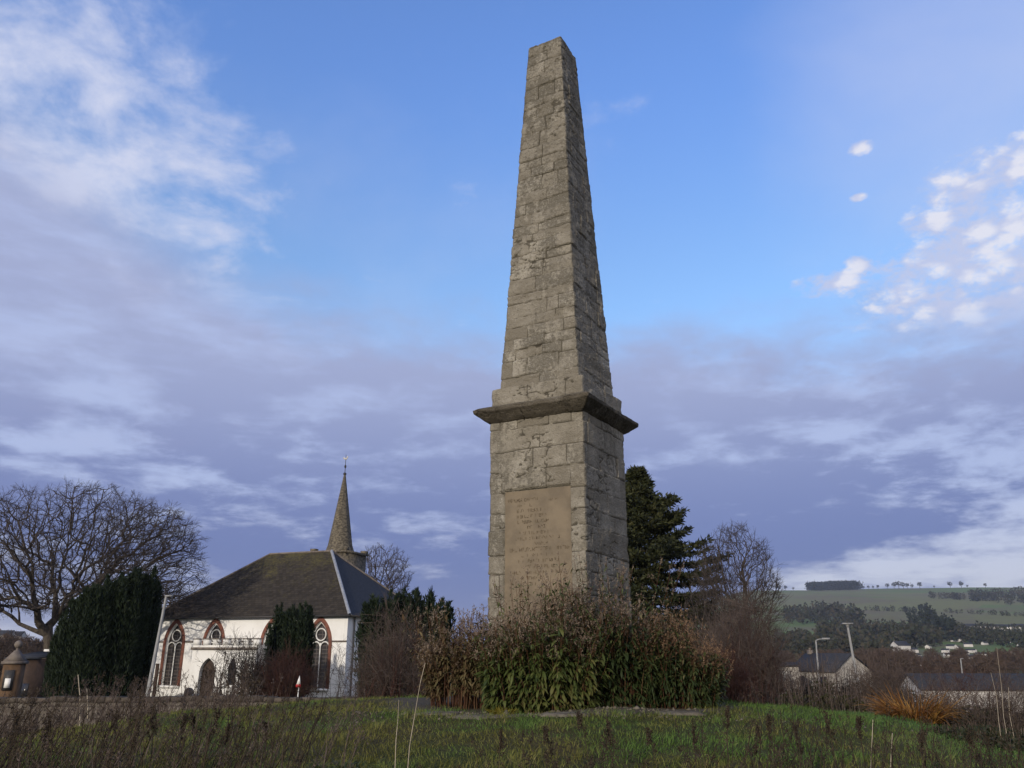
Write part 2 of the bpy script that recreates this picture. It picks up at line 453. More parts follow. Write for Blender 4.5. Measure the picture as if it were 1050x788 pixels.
M['yellowleaf'] = leafmat('yellow_green_leaves', [(0.10, 0.09, 0.01), (0.17, 0.14, 0.018), (0.24, 0.19, 0.03)], 0.6, 0.25, 2.0)
M['straw'] = leafmat('bleached_straw', [(0.26, 0.21, 0.15), (0.40, 0.34, 0.25), (0.52, 0.45, 0.34)], 0.8, 0.1, 3.0)
M['deadstem'] = leafmat('dark_dead_stems', [(0.022, 0.016, 0.011), (0.040, 0.029, 0.019), (0.080, 0.060, 0.038)], 0.9, 0.0, 2.0)
M['deadgrey'] = leafmat('grey_brown_dead_growth', [(0.050, 0.036, 0.030), (0.092, 0.068, 0.056), (0.155, 0.120, 0.10)], 0.9, 0.0, 1.2)
M['bracken'] = leafmat('rusty_fronds', [(0.12, 0.045, 0.012), (0.22, 0.095, 0.022), (0.34, 0.20, 0.05)], 0.8, 0.2, 2.0)
M['bramble'] = leafmat('bramble_leaves', [(0.014, 0.020, 0.009), (0.030, 0.036, 0.016), (0.060, 0.048, 0.030)], 0.6, 0.15, 1.5)
M['hedge'] = leafmat('mixed_hedge_leaves', [(0.020, 0.022, 0.010), (0.036, 0.038, 0.014), (0.062, 0.045, 0.022)], 0.8, 0.1, 0.9)
M['farwood'] = leafmat('far_woodland', [(0.016, 0.022, 0.014), (0.032, 0.036, 0.020), (0.062, 0.048, 0.032)], 0.95, 0.0, 0.01)
M['plantation'] = leafmat('far_conifers', [(0.014, 0.020, 0.012), (0.020, 0.026, 0.015)], 0.95, 0.0, 0.02)
M['slabstone'] = plain('paving_stone', (0.15, 0.13, 0.10), (0.085, 0.072, 0.052), 7, 0.9, 0.2, 0.3)
M['sandstone'] = plain('orange_sandstone', (0.14, 0.085, 0.048), (0.085, 0.055, 0.034), 3, 0.9, 0.2, 0.25)
M['slate'] = plain('blue_slate', (0.040, 0.043, 0.052), (0.026, 0.028, 0.034), 9, 0.8, 0.15, sc=(0.3, 1, 1))
M['housewall'] = plain('cream_render', (0.42, 0.39, 0.34), (0.34, 0.31, 0.27), 0.8, 0.9)
M['farwall'] = plain('pale_render', (0.58, 0.56, 0.53), (0.46, 0.44, 0.41), 0.2, 0.9)
M['glass'] = plain('dark_window', (0.018, 0.018, 0.022), (0.03, 0.03, 0.034), 3, 0.18, 0.5)
M['brown_paint'] = plain('brown_boards', (0.06, 0.038, 0.028), (0.04, 0.026, 0.02), 4, 0.8)
M['red_paint'] = plain('red_plastic', (0.45, 0.03, 0.03), (0.35, 0.025, 0.025), 6, 0.5)


def roofmat():
    m, nt, b = newmat('mossy_slate', 0.95, 0.1)
    br = nt.nodes.new('ShaderNodeTexBrick'); nt.links.new(coords(nt, 'UV').s, br.inputs['Vector'])
    for k, v in (('Scale', 1.0), ('Mortar Size', 0.012), ('Brick Width', 0.34), ('Row Height', 0.24), ('Bias', 0.0)): br.inputs[k].default_value = v
    br.inputs['Color1'].default_value = (0.030, 0.026, 0.022, 1); br.inputs['Color2'].default_value = (0.052, 0.044, 0.036, 1)
    br.inputs['Mortar'].default_value = (0.022, 0.018, 0.014, 1)
    co = coords(nt); sp = nt.nodes.new('ShaderNodeSeparateXYZ'); nt.links.new(co.s, sp.inputs[0])
    hz = X(nt, sp.outputs[2])
    n = noise(nt, co, 0.55, 6, 0.65); n2 = noise(nt, co, 6.0, 4, 0.7)
    moss = (n + (n2 - 0.5) * 0.9 + (hz - 8.5) * 0.075).step(0.55, 0.86)
    c = mixc(nt, moss * 0.85, X(nt, br.outputs[0]), (0.085, 0.074, 0.030))
    nt.links.new(c.s, b.inputs['Base Color']); bump(nt, b, X(nt, br.outputs[1]) * -1.0 + n2 * 0.6, 0.5, 0.03)
    return m


def windowmat():
    m, nt, b = newmat('leaded_glass', 0.25, 0.5)
    br = nt.nodes.new('ShaderNodeTexBrick'); nt.links.new(coords(nt, 'UV').s, br.inputs['Vector']); br.offset = 0.0
    for k, v in (('Scale', 1.0), ('Mortar Size', 0.022), ('Brick Width', 0.42), ('Row Height', 0.26)): br.inputs[k].default_value = v
    br.inputs['Color1'].default_value = (0.020, 0.018, 0.018, 1); br.inputs['Color2'].default_value = (0.036, 0.03, 0.028, 1)
    br.inputs['Mortar'].default_value = (0.10, 0.085, 0.075, 1)
    nt.links.new(br.outputs[0], b.inputs['Base Color'])
    return m


def set_uv(o, uv):
    l = o.data.uv_layers.new(name='UVMap'); vi = np.empty(len(o.data.loops), np.int32); o.data.loops.foreach_get('vertex_index', vi)
    l.data.foreach_set('uv', np.asarray(uv, np.float32)[vi].ravel())


M['roof'] = roofmat(); M['leaded'] = windowmat()


# ------------------------------------------------------------------ terrain
def ground_z(x, y):
    x = np.asarray(x, float); y = np.asarray(y, float)
    z = np.interp(y, [-400, -30, -3, 0, 2, 4, 5, 6, 7, 8, 9, 11.5, 13, 16, 20, 26, 40, 60, 90, 200, 400, 3000],
                  [-2.0, -1.7, -1.56, -1.55, -1.40, -1.02, -0.86, -0.765, -0.69, -0.645, -0.62, -0.61, -0.68, -1.15, -1.9, -2.5, -3.1, -3.70, -5.2, -7.0, -8.0, -8.0])
    near = sstep(30, 14, y) * sstep(-6, 4, y)
    side = np.abs(x - 0.4)
    z = z - near * np.where(x > 0.4, 0.0135, 0.0105) * np.minimum(side, 11) ** 2
    right = sstep(4, 26, x) * sstep(14, 45, y) * sstep(300, 120, y)
    z = z - right * 2.2
    p = np.stack([x.ravel() * 0.55, y.ravel() * 0.55, np.zeros(x.size)], 1)
    n = fbm(p, 3, 5).reshape(x.shape)
    return z + n * 0.16 * sstep(3.5, 7, y) + fbm(p * 4.5, 2, 9).reshape(x.shape) * 0.035


def groundmat():
    m, nt, b = newmat('turf_and_earth', 0.95, 0.1)
    g = nt.nodes.new('ShaderNodeNewGeometry'); co = X(nt, g.outputs['Position'])
    n1 = noise(nt, co, 0.5, 5, 0.6); n2 = noise(nt, co, 7.0, 5, 0.7); n3 = noise(nt, co, 0.02, 4, 0.6)
    c = mixc(nt, n1.step(0.38, 0.62), (0.045, 0.052, 0.015), (0.062, 0.050, 0.022))
    c = mixc(nt, n2.step(0.52, 0.7) * 0.6, c, (0.030, 0.022, 0.014))
    far = mixc(nt, n3.step(0.42, 0.6), (0.045, 0.062, 0.022), (0.070, 0.055, 0.034))
    sp = nt.nodes.new('ShaderNodeSeparateXYZ'); nt.links.new(co.s, sp.inputs[0])
    c = mixc(nt, X(nt, sp.outputs[1]).step(24, 60), c, far)
    # trodden gravel and earth about the foot of the monument
    dx = (X(nt, sp.outputs[0]) - 0.55) / 2.15; dy = (X(nt, sp.outputs[1]) - 10.6) / 2.15
    d = dx * dx + dy * dy + (n2 - 0.5) * 0.5 + (n1 - 0.5) * 0.7
    c = mixc(nt, d.step(1.05, 0.85) * 0.9, c, (0.085, 0.073, 0.056))
    nt.links.new(c.s, b.inputs['Base Color']); bump(nt, b, n2, 0.8, 0.06)
    return m


def build_ground():
    rad = np.concatenate([[0.02], np.geomspace(0.5, 30, 150), np.geomspace(30.5, 7000, 90)])
    azs = np.concatenate([np.linspace(-45, 45, 260), np.linspace(45.0, 315.0, 92)[1:-1]]) * math.pi / 180
    A, Q = np.meshgrid(azs, rad); x = Q * np.sin(A); y = Q * np.cos(A)
    z = ground_z(x, y); n, k = x.shape
    V = np.stack([x, y, z], -1).reshape(-1, 3)
    i = np.arange(n - 1)[:, None] * k; j = np.arange(k)[None]; j2 = (j + 1) % k
    F = np.stack([i + j, i + k + j, i + k + j2, i + j2], -1).reshape(-1, 4)[:, ::-1]
    o = mesh('ground', V, F, groundmat(), None, True); tag(o, kind='structure')


def hill_z(x, y):
    x = np.asarray(x, float); y = np.asarray(y, float)
    z = np.interp(y, [250, 420, 700, 900, 1100, 1500, 2000, 2350, 2600, 3600], [-12, -7, 4, 20, 37, 74, 124, 160, 164, 110])
    t = x / np.maximum(y, 1)
    f = sstep(0.08, 0.30, t) * 0.9 + 0.1 + 0.04 * sstep(0.3, 0.65, t)
    p = np.stack([x.ravel() / 420, y.ravel() / 420, np.zeros(x.size)], 1)
    return (z + 10) * f - 10 + fbm(p, 4, 21).reshape(x.shape) * 13 * sstep(500, 1200, y)


def hillmat():
    m, nt, b = newmat('hill_pasture', 0.95, 0.1)
    g = nt.nodes.new('ShaderNodeNewGeometry'); co = X(nt, g.outputs['Position'])
    v = nt.nodes.new('ShaderNodeTexVoronoi'); v.inputs['Scale'].default_value = 0.0042; nt.links.new(co.s, v.inputs['Vector'])
    s = nt.nodes.new('ShaderNodeSeparateColor'); nt.links.new(v.outputs['Color'], s.inputs[0])
    n = noise(nt, co, 0.006, 6, 0.65); n2 = noise(nt, co, 0.05, 5, 0.7)
    c = mixc(nt, X(nt, s.outputs[0]).step(0.35, 0.65), (0.105, 0.155, 0.045), (0.150, 0.155, 0.062))
    c = mixc(nt, (n + (n2 - 0.5) * 0.7).step(0.44, 0.62) * 0.85, c, (0.135, 0.112, 0.070))
    nt.links.new(c.s, b.inputs['Base Color'])
    return m


def build_hill():
    ts = np.linspace(-0.35, 1.5, 150); ys = np.concatenate([np.linspace(255, 1200, 50), np.linspace(1220, 3600, 90)])
    T, Y = np.meshgrid(ts, ys); x = T * Y; z = hill_z(x, Y); n, k = x.shape
    V = np.stack([x, Y, z], -1).reshape(-1, 3)
    i = np.arange(n - 1)[:, None] * k; j = np.arange(k - 1)[None]
    F = np.stack([i + j, i + j + 1, i + k + j + 1, i + k + j], -1).reshape(-1, 4)
    tag(mesh('hill', V, F, hillmat(), None, True), kind='structure')


build_ground(); build_hill()
_ys = np.geomspace(120, 3400, 700)


def far_ground(x, y): return np.maximum(ground_z(x, y), np.where(np.asarray(y) > 255, hill_z(x, y), -99))


def hit(u, v):
    """where the line of sight through a far point meets the valley or the hill"""
    d = ray(u, v); d = d / d[1]
    z = far_ground(d[0] * _ys, _ys); below = d[2] * _ys < z
    i = int(np.argmax(below)) if below.any() else int(np.argmin(np.abs(d[2] * _ys - z)))
    y = _ys[i]; return np.array([d[0] * y, y, z[i]])


# ------------------------------------------------------------------ the obelisk
OBX, OBY, OBZ = 0.65, 11.0, -0.62


def masonry(levels, courses, n_w, tile, rough=0.014, joint_w=0.013, seed=0, rect=1.0, off=None, width_range=(0.28, 0.62), wob=0.018):
    """a ring of coursed, rough-faced stones; levels = [(z, half width)], rect = depth / width"""
    zs_k = np.array([l[0] for l in levels]); hs_k = np.array([l[1] for l in levels])
    z0, z1 = zs_k[0], zs_k[-1]; nz = max(2, int((z1 - z0) / tile))
    zs = np.linspace(z0, z1, nz + 1)
    zs = np.unique(np.concatenate([zs, zs_k])); h = np.interp(zs, zs_k, hs_k)
    r = np.random.default_rng(seed)
    cuts = [z0]
    while cuts[-1] < z1: cuts.append(cuts[-1] + r.uniform(*courses))
    cuts = np.array(cuts)
    nd = max(4, int(n_w * rect))
    per = [np.linspace(-1, 1, n_w, endpoint=False), np.linspace(-1, 1, nd, endpoint=False)] * 2
    V, N, side_id, U, DS = [], [], [], [], []
    S = [lambda t, a, b: (t * a, -b + 0 * t), lambda t, a, b: (a + 0 * t, t * b), lambda t, a, b: (-t * a, b + 0 * t), lambda t, a, b: (-a + 0 * t, -t * b)]
    NR = [(0, -1), (1, 0), (0, 1), (-1, 0)]
    ring = []
    for sd in range(4): ring += [(sd, t) for t in per[sd]]
    sd = np.array([q[0] for q in ring]); tt = np.array([q[1] for q in ring])
    X2 = np.zeros((len(zs), len(ring), 3)); NN = np.zeros_like(X2); UU = np.zeros((len(zs), len(ring))); EE = np.zeros_like(UU)
    for s_ in range(4):
        m = sd == s_
        a = h[:, None]; b = h[:, None] * rect
        px, py = S[s_](tt[m][None, :], a, b)
        X2[:, m, 0] = px; X2[:, m, 1] = py
        wdt = a if s_ % 2 == 0 else b
        UU[:, m] = tt[m][None, :] * wdt; EE[:, m] = wdt - np.abs(UU[:, m])
        NN[:, m, 0], NN[:, m, 1] = NR[s_]
        c = m & (tt == -1)
        pn = NR[(s_ - 1) % 4]; nn = np.array(NR[s_]) + np.array(pn)
        NN[:, c, 0], NN[:, c, 1] = nn[0] * 0.75, nn[1] * 0.75
    X2[..., 2] = zs[:, None]
    pf = X2.reshape(-1, 3)
    wz = fbm(pf * 2.0, 3, seed + 3).reshape(UU.shape) * wob * 3.4 + fbm(pf * 9, 2, seed + 4).reshape(UU.shape) * wob
    wu = fbm(pf * 3.1, 3, seed + 5).reshape(UU.shape) * wob * 3.2
    zc = X2[..., 2] + wz; uc = UU + wu
    ci = np.clip(np.searchsorted(cuts, zc) - 1, 0, len(cuts) - 2)
    dz = np.minimum(zc - cuts[ci], cuts[ci + 1] - zc)
    dist = np.abs(dz); tone = np.zeros_like(UU); offs = np.zeros_like(UU); tilt = np.zeros_like(UU)
    hm = hs_k.max() * max(1, rect) + 0.05
    for k in range(len(cuts) - 1):
        for s_ in range(4):
            m = (ci == k) & (sd[None, :] == s_)
            if not m.any(): continue
            c = [-hm]; c[0] += r.uniform(0, 0.25)
            while c[-1] < hm: c.append(c[-1] + r.uniform(*width_range))
            c = np.array([-hm - 1] + c + [hm + 1]); u = uc[m]
            # no joint close to a corner
            hw = float(np.interp((cuts[k] + cuts[k + 1]) / 2, zs_k, hs_k)) * (1 if s_ % 2 == 0 else rect)
            c = c[(np.abs(c) > hm) | (np.abs(c) < hw - 0.12)]
            j = np.clip(np.searchsorted(c, u) - 1, 0, len(c) - 2)
            dist[m] = np.minimum(dist[m], np.minimum(u - c[j], c[j + 1] - u))
            tn = r.random(len(c)); of = r.normal(0, 0.006, len(c)); tl = r.normal(0, 0.06, len(c))
            tone[m] = tn[j]; offs[m] = of[j] + tl[j] * (dz[m] - 0.08)
    fill = sstep(-0.28, 0.02, fbm(pf * 4.2, 3, seed + 21).reshape(UU.shape) + fbm(pf * 17, 2, seed + 22).reshape(UU.shape) * 0.5)   # where the pointing still holds
    fill = np.where(sd[None, :] == 1, fill * 0.75, fill)
    jn = (1 - sstep(joint_w * 0.25, joint_w * (0.75 + 0.40 * fill), dist)) * (0.42 + 0.58 * fill)
    crack = np.abs(fbm(pf * np.array([2.2, 2.2, 4.4]), 4, seed + 31, 0.6).reshape(UU.shape)); crk = (1 - sstep(0.006, 0.020, crack)) * sstep(0.02, 0.10, fbm(pf * 1.3, 2, seed + 33).reshape(UU.shape))
    jn = np.maximum(jn, crk * 0.9)
    rocky = fbm(pf * 7.5, 5, seed + 9, 0.6).reshape(UU.shape)
    chip = np.maximum(0, fbm(pf * 3.3, 4, seed + 13, 0.6).reshape(UU.shape) - 0.10)
    disp = offs + rocky * rough * 2.1 - chip * rough * 2.8 - jn * (0.016 + 0.016 * rocky)
    disp += np.abs(fbm(pf * np.array([5, 5, 13]), 4, seed + 41, 0.6).reshape(UU.shape)) * -rough * 1.9
    disp -= np.maximum(0, 0.03 - EE) * 0.35                        # worn arrises
    if off is not None:
        o2, flat = off(X2, sd[None, :] + 0 * UU.astype(int))
        disp = np.where(flat > 0.5, o2, disp); jn = np.where(flat > 0.5, 0.2, jn)
    Vv = X2 + NN * disp[..., None]
    nr, nc = UU.shape
    i = np.arange(nr - 1)[:, None] * nc; j = np.arange(nc)[None]; j2 = (j + 1) % nc
    F = np.stack([i + j, i + j2, i + nc + j2, i + nc + j], -1).reshape(-1, 4)
    V = Vv.reshape(-1, 3); tn, jj = tone.ravel(), jn.ravel()
    tri = []
    for row, top in ((0, False), (nr - 1, True)):
        c = len(V); V = np.concatenate([V, [[0, 0, Vv[row, :, 2].mean()]]]); tn = np.append(tn, 0.5); jj = np.append(jj, 0.0)
        a = row * nc + np.arange(nc); b = row * nc + (np.arange(nc) + 1) % nc
        tri.append(np.stack([a, b, np.full(nc, c)], 1) if top else np.stack([b, a, np.full(nc, c)], 1))
    return V, [F, np.concatenate(tri)], dict(tone=tn, joint=jj)


def build_obelisk():
    root = thing('obelisk', 'tall weathered sandstone obelisk with an inscribed plaque rising behind the shrubs', 'monument', (OBX, OBY, OBZ), R(-29.5))
    root.rotation_euler = (0, R(0.19), R(-29.5))
    z = lambda a: a - OBZ                                            # heights were measured from eye level
    DIE, PLQ_T, PL0, PL1 = z(2.95), z(2.00), -0.665, 0.70
    hd = 0.710

    def off(Xp, sd):
        t = Xp[..., 0] / hd
        flat = (sd == 0) & (t > PL0 - 0.01) & (t < PL1 + 0.01) & (Xp[..., 2] < PLQ_T + 0.01) & (Xp[..., 2] > 0.1)
        return np.full(t.shape, -0.062), flat.astype(float)
    V, F, A = masonry([(-0.35, hd), (DIE + 0.03, hd)], (0.20, 0.38), 112, 0.0135, 0.0085, 0.010, 3, off=off, width_range=(0.22, 0.75))
    mesh('die', V, F, M['obelisk'], root, True, A)
    V, F, A = masonry([(z(3.20), 0.700), (z(3.46), 0.700), (z(3.475), 0.66), (z(3.49), 0.50)], (0.24, 0.32), 96, 0.016, 0.017, 0.012, 8)
    mesh('plinth_block', V, F, M['obelisk'], root, True, A)
    V, F, A = masonry([(z(3.47), 0.615), (z(9.49), 0.300)], (0.13, 0.27), 96, 0.014, 0.012, 0.009, 12, width_range=(0.2, 0.6))
    V[-1, 2] += 0.02
    mesh('shaft', V, F, M['obelisk'], root, True, A)
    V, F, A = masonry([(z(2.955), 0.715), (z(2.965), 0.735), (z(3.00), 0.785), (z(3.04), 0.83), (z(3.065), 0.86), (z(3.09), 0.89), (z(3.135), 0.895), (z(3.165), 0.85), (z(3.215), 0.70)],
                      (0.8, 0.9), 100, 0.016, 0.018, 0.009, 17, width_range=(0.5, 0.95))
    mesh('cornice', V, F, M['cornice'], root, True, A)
    V, F, A = masonry([(-0.45, 0.95), (0.06, 0.95), (0.075, 0.93)], (0.25, 0.3), 60, 0.04, 0.010, 0.012, 23)
    mesh('base_step', V, F, M['obelisk'], root, True, A)
    # plaque: one slab set in the recess, slightly uneven
    n, k = 60, 90
    xs = np.linspace(PL0 * hd, PL1 * hd, n); zs = np.linspace(0.25, PLQ_T - 0.012, k)
    Xg, Zg = np.meshgrid(xs, zs); p = np.stack([Xg.ravel(), Zg.ravel() * 1.0, np.zeros(Xg.size)], 1)
    Yg = -hd + 0.026 + fbm(p * 2.2, 4, 31).reshape(Xg.shape) * 0.012
    V = np.stack([Xg, Yg, Zg], -1).reshape(-1, 3)
    i = np.arange(k - 1)[:, None] * n; j = np.arange(n - 1)[None]
    F = np.stack([i + j, i + j + 1, i + n + j + 1, i + n + j], -1).reshape(-1, 4)
    pl = mesh('plaque', V, F, M['plaque'], root, True)
    # worn Roman lettering, too weathered to read: fragments of strokes, line by line as they stand on the slab
    L = PL0 * hd; Wp = (PL1 - PL0) * hd
    lines = [(0.05, .50, .85), (.65, .79, .6), (.20, .45, .45), (.19, .62, .9), (.19, .63, .75), (.17, .66, .7), (.30, .62, .45), (.22, .66, .8), (.16, .82, .6),
             (.42, .66, .4), (.08, .95, .75), (.26, .70, .5), (.20, .86, .6), (.25, .74, .55), (.12, .84, .65), (.20, .60, .6), (.28, .50, .5), (.16, .70, .4), (.2, .6, .4)]
    shapes = ['ad,de', 'ac,cf,df,ab', 'ac,gd,be', 'ab,ac,gh', 'ac,bf,ah', 'ah,hb', 'ac,cf', 'ab,gh,cf,ac', 'ac,ab,bh,gh', 'ac,ab,bh,gh,gf', 'ab,em', 'ac,cf,fb', 'ac,bf,gh', 'ac,af,bf', 'mk']
    pt = {'a': (0, 1), 'b': (1, 1), 'c': (0, 0), 'f': (1, 0), 'g': (0, .5), 'h': (1, .5), 'd': (.5, 1), 'e': (.5, 0), 'm': (.5, 1), 'k': (.5, 0)}
    r = np.random.default_rng(5); mb = MB(); zl = PLQ_T - 0.155
    for li, (a, b, dens) in enumerate(lines):
        if li != 1 and li > 0: zl -= 0.072
        hh = 0.036 if li not in (3, 10) else 0.042; zc = zl + (0.0 if li != 1 else -0.022); x = L + a * Wp
        while x < L + b * Wp:
            w = hh * r.uniform(0.55, 0.8)
            if r.random() < 0.14: x += w; continue
            for s_ in shapes[r.integers(len(shapes))].split(','):
                if r.random() > dens: continue
                p, q = pt[s_[0]], pt[s_[1]]
                t0, t1 = (0, 1) if r.random() < 0.6 else sorted(r.random(2))
                A_ = np.array([x + w * p[0], zc + hh * p[1]]); B_ = np.array([x + w * q[0], zc + hh * q[1]])
                A_, B_ = A_ + (B_ - A_) * t0, A_ + (B_ - A_) * t1
                d = B_ - A_; ln = np.hypot(*d)
                if ln < 0.006: continue
                nrm = np.array([-d[1], d[0]]) / ln * r.uniform(0.0022, 0.0042)
                yy = [-hd + 0.0215 + float(fbm(np.array([[c[0] * 1.0, c[1], 0.0]]) * 2.2, 4, 31)[0]) * 0.012 for c in (A_, B_)]
                mb.add([(A_[0] - nrm[0], yy[0], A_[1] - nrm[1]), (B_[0] - nrm[0], yy[1], B_[1] - nrm[1]), (B_[0] + nrm[0], yy[1], B_[1] + nrm[1]), (A_[0] + nrm[0], yy[0], A_[1] + nrm[1])], [(0, 1, 2, 3)])
            x += w * 1.35
    mb.build('inscription', M['letters'], pl)


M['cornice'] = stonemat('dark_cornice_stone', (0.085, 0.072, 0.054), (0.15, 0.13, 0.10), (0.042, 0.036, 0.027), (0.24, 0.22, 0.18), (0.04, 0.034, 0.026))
build_obelisk()

# ------------------------------------------------------------------ the church
CHO = np.array([-28.77, 66.64, -3.70]); CHYAW = math.atan2(-6.64, 16.95)
CS = np.array([math.cos(CHYAW), math.sin(CHYAW)]); CT = np.array([-CS[1], CS[0]])
CL, CD, CEAVE = 18.2, 12.5, 6.04


def church_pt(s, t, z): return np.array([*(CHO[:2] + CS * s + CT * t), CHO[2] + z])


def arch(w, z0, zs, za, n=12):
    """outline of a pointed opening from its left foot over the apex to its right foot"""
    h = za - zs; Rr = (h * h + w * w / 4) / w
    a1 = math.atan2(h, Rr - w / 2)
    right = [(w / 2 - Rr + Rr * math.cos(a1 * i / n), zs + Rr * math.sin(a1 * i / n)) for i in range(n + 1)]
    left = [(-x, z) for x, z in right][::-1][::-1]
    return [(-w / 2, z0)] + left + right[::-1][1:] + [(w / 2, z0)]


def band(mb, inner, outer, y0, y1):
    n = len(inner)
    V = [(x, y0, z) for x, z in inner] + [(x, y0, z) for x, z in outer] + [(x, y1, z) for x, z in inner] + [(x, y1, z) for x, z in outer]
    F = []
    for i in range(n - 1):
        F += [(i, i + 1, n + i + 1, n + i), (n + i, n + i + 1, 3 * n + i + 1, 3 * n + i), (i + 1, i, 2 * n + i, 2 * n + i + 1)]
    F += [(0, n, 3 * n, 2 * n), (n - 1, 3 * n - 1, 4 * n - 1, 2 * n - 1)]
    mb.add(V, F)


def build_church():
    root = thing('church', 'white harled church with a hipped slate roof, red gothic windows and a stone spire', 'church', CHO, CHYAW)
    wins = [(2.5, 1.0, 1.62), (6.35, 3.0, 1.62), (11.75, 1.0, 1.62), (15.9, 1.0, 1.62)]
    ZS, ZA = 4.05, 5.62
    f = MB(); x = 0.0
    for c, sill, w in wins:                                           # the front wall, with real openings
        out = arch(w, sill, ZS, ZA)
        f.quad((x, 0, -0.4), (c - w / 2, 0, -0.4), (c - w / 2, 0, CEAVE), (x, 0, CEAVE))
        f.quad((c - w / 2, 0, -0.4), (c + w / 2, 0, -0.4), (c + w / 2, 0, sill), (c - w / 2, 0, sill))
        o2 = out[1:-1]
        for (x0, z0), (x1, z1) in zip(o2, o2[1:]): f.quad((c + x0, 0, z0), (c + x1, 0, z1), (c + x1, 0, CEAVE), (c + x0, 0, CEAVE))
        for (x0, z0), (x1, z1) in zip(out, out[1:]): f.quad((c + x0, 0, z0), (c + x0, 0.3, z0), (c + x1, 0.3, z1), (c + x1, 0, z1))
        f.quad((c - w / 2, 0, sill), (c + w / 2, 0, sill), (c + w / 2, 0.3, sill), (c - w / 2, 0.3, sill))
        x = c + w / 2
    f.quad((x, 0, -0.4), (CL, 0, -0.4), (CL, 0, CEAVE), (x, 0, CEAVE))
    f.quad((CL, 0, -0.4), (CL, CD, -0.4), (CL, CD, CEAVE), (CL, 0, CEAVE))
    f.quad((0, CD, -0.4), (0, 0, -0.4), (0, 0, CEAVE), (0, CD, CEAVE))
    f.quad((CL, CD, -0.4), (0, CD, -0.4), (0, CD, CEAVE), (CL, CD, CEAVE))
    f.build('wall', M['harl'], root)
    sc = MB(); xs = [0.0] + [v for c, s_, w in wins for v in (c - w / 2 - 0.24, c + w / 2 + 0.24)] + [CL]
    for a, b in zip(xs[::2], xs[1::2]): sc.box(a, b, -0.05, 0.01, 4.15, 4.26)
    sc.build('string_course', M['greystone'], root)
    for c, sill, w in wins:
        out = arch(w, sill, ZS, ZA); big = arch(w + 0.52, sill, ZS, ZA + 0.36)
        b = MB(); band(b, [(c + p, q) for p, q in out], [(c + p, q) for p, q in big], -0.055, 0.012)
        wn = b.build('window', M['redstone'], root)
        g = [(c + p, q) for p, q in out]; n = len(g)
        V = np.array([(p, 0.24, q) for p, q in g] + [(c, 0.24, 3.3)])
        gl = mesh('glass', V, [np.array([(n, i, i + 1) for i in range(n - 1)] + [(n, n - 1, 0)])], M['leaded'], wn)
        set_uv(gl, V[:, [0, 2]])
        t = MB(); r = 0.055
        ins = arch(w - 0.14, sill + 0.05, ZS, ZA - 0.08)
        band(t, [(c + p, q) for p, q in arch(w - 0.18, sill, ZS, ZA - 0.14)], [(c + p, q) for p, q in arch(w - 0.01, sill, ZS, ZA - 0.01)], 0.10, 0.2)
        t.bar([(c, 0.16, sill), (c, 0.16, ZS + 0.05)], r, 4)
        hw = (w - 0.1) / 2
        for sgn in (-1, 1):
            pts = [(c + sgn * hw / 2 + hw / 2 * math.cos(a), 0.16, ZS - 0.30 + 0.42 * math.sin(a)) for a in np.linspace(0, math.pi, 11)]
            t.bar(pts, r, 4)
        cy = ZS + 0.62; rr = 0.42
        t.bar([(c + rr * math.cos(a), 0.16, cy + rr * math.sin(a)) for a in np.linspace(0, 2 * math.pi, 19)], r, 4)
        t.build('tracery', M['white_paint'], wn)
        s_ = MB(); s_.box(c - w / 2 - 0.2, c + w / 2 + 0.2, -0.16, 0.02, sill - 0.16, sill - 0.002); s_.build('sill', M['white_paint'], wn)
    # roof
    o = 0.32; ez = CEAVE - 0.05; rl = (5.95, CD / 2, 11.45); rr_ = (12.2, CD / 2, 11.45)
    c00, c10, c11, c01 = (-o, -o, ez), (CL + o, -o, ez), (CL + o, CD + o, ez), (-o, CD + o, ez)
    V = [c00, c10, rr_, rl, c10, c11, rr_, c11, c01, rl, rr_, c01, c00, rl]
    F4 = [(0, 1, 2, 3), (7, 8, 9, 10)]; F3 = [(4, 5, 6), (11, 12, 13)]
    rf = mesh('roof', V, [np.array(F4), np.array(F3)], [M['roof'], M['slate']], root, midx=[0, 0, 1, 1])
    uv = [(v[0], v[2] * 1.5) for v in V[:4]] + [(v[1], v[2] * 1.5) for v in V[4:7]] + [(v[0], v[2] * 1.5) for v in V[7:11]] + [(v[1], v[2] * 1.5) for v in V[11:]]
    set_uv(rf, uv)
    h = MB(); up = np.array([0, 0, 0.03])
    h.bar([np.array(c10) + up, np.array(rr_) + up], 0.13, 6); h.build('hip_flashing', M['lead'], rf)
    h = MB()
    for a, b in ((c00, rl), (c11, rr_), (c01, rl), (rl, rr_)): h.bar([np.array(a) + up, np.array(b) + up], 0.09, 6)
    h.build('ridge_tiles', M['greystone'], rf)
    e = MB()
    e.box(-o - 0.06, CL + o + 0.06, -o - 0.10, -o + 0.03, ez - 0.10, ez + 0.02); e.box(CL + o - 0.03, CL + o + 0.10, -o + 0.04, CD + o, ez - 0.10, ez + 0.02)
    e.box(-o - 0.10, -o + 0.03, -o + 0.04, CD + o, ez - 0.10, ez + 0.02)
    e.quad((-o, -o + 0.04, ez - 0.06), (CL + o, -o + 0.04, ez - 0.06), (CL + o, 0.02, ez - 0.06), (-o, 0.02, ez - 0.06))
    e.quad((CL - 0.02, 0.03, ez - 0.061), (CL + o, 0.03, ez - 0.061), (CL + o, CD + o, ez - 0.061), (CL - 0.02, CD + o, ez - 0.061))
    e.build('gutter', M['dark_metal'], rf)
    d = MB(); d.bar([(CL + 0.10, 0.75, ez - 0.1), (CL + 0.10, 0.75, -0.3)], 0.06, 8); d.build('downpipe', M['dark_metal'], root)
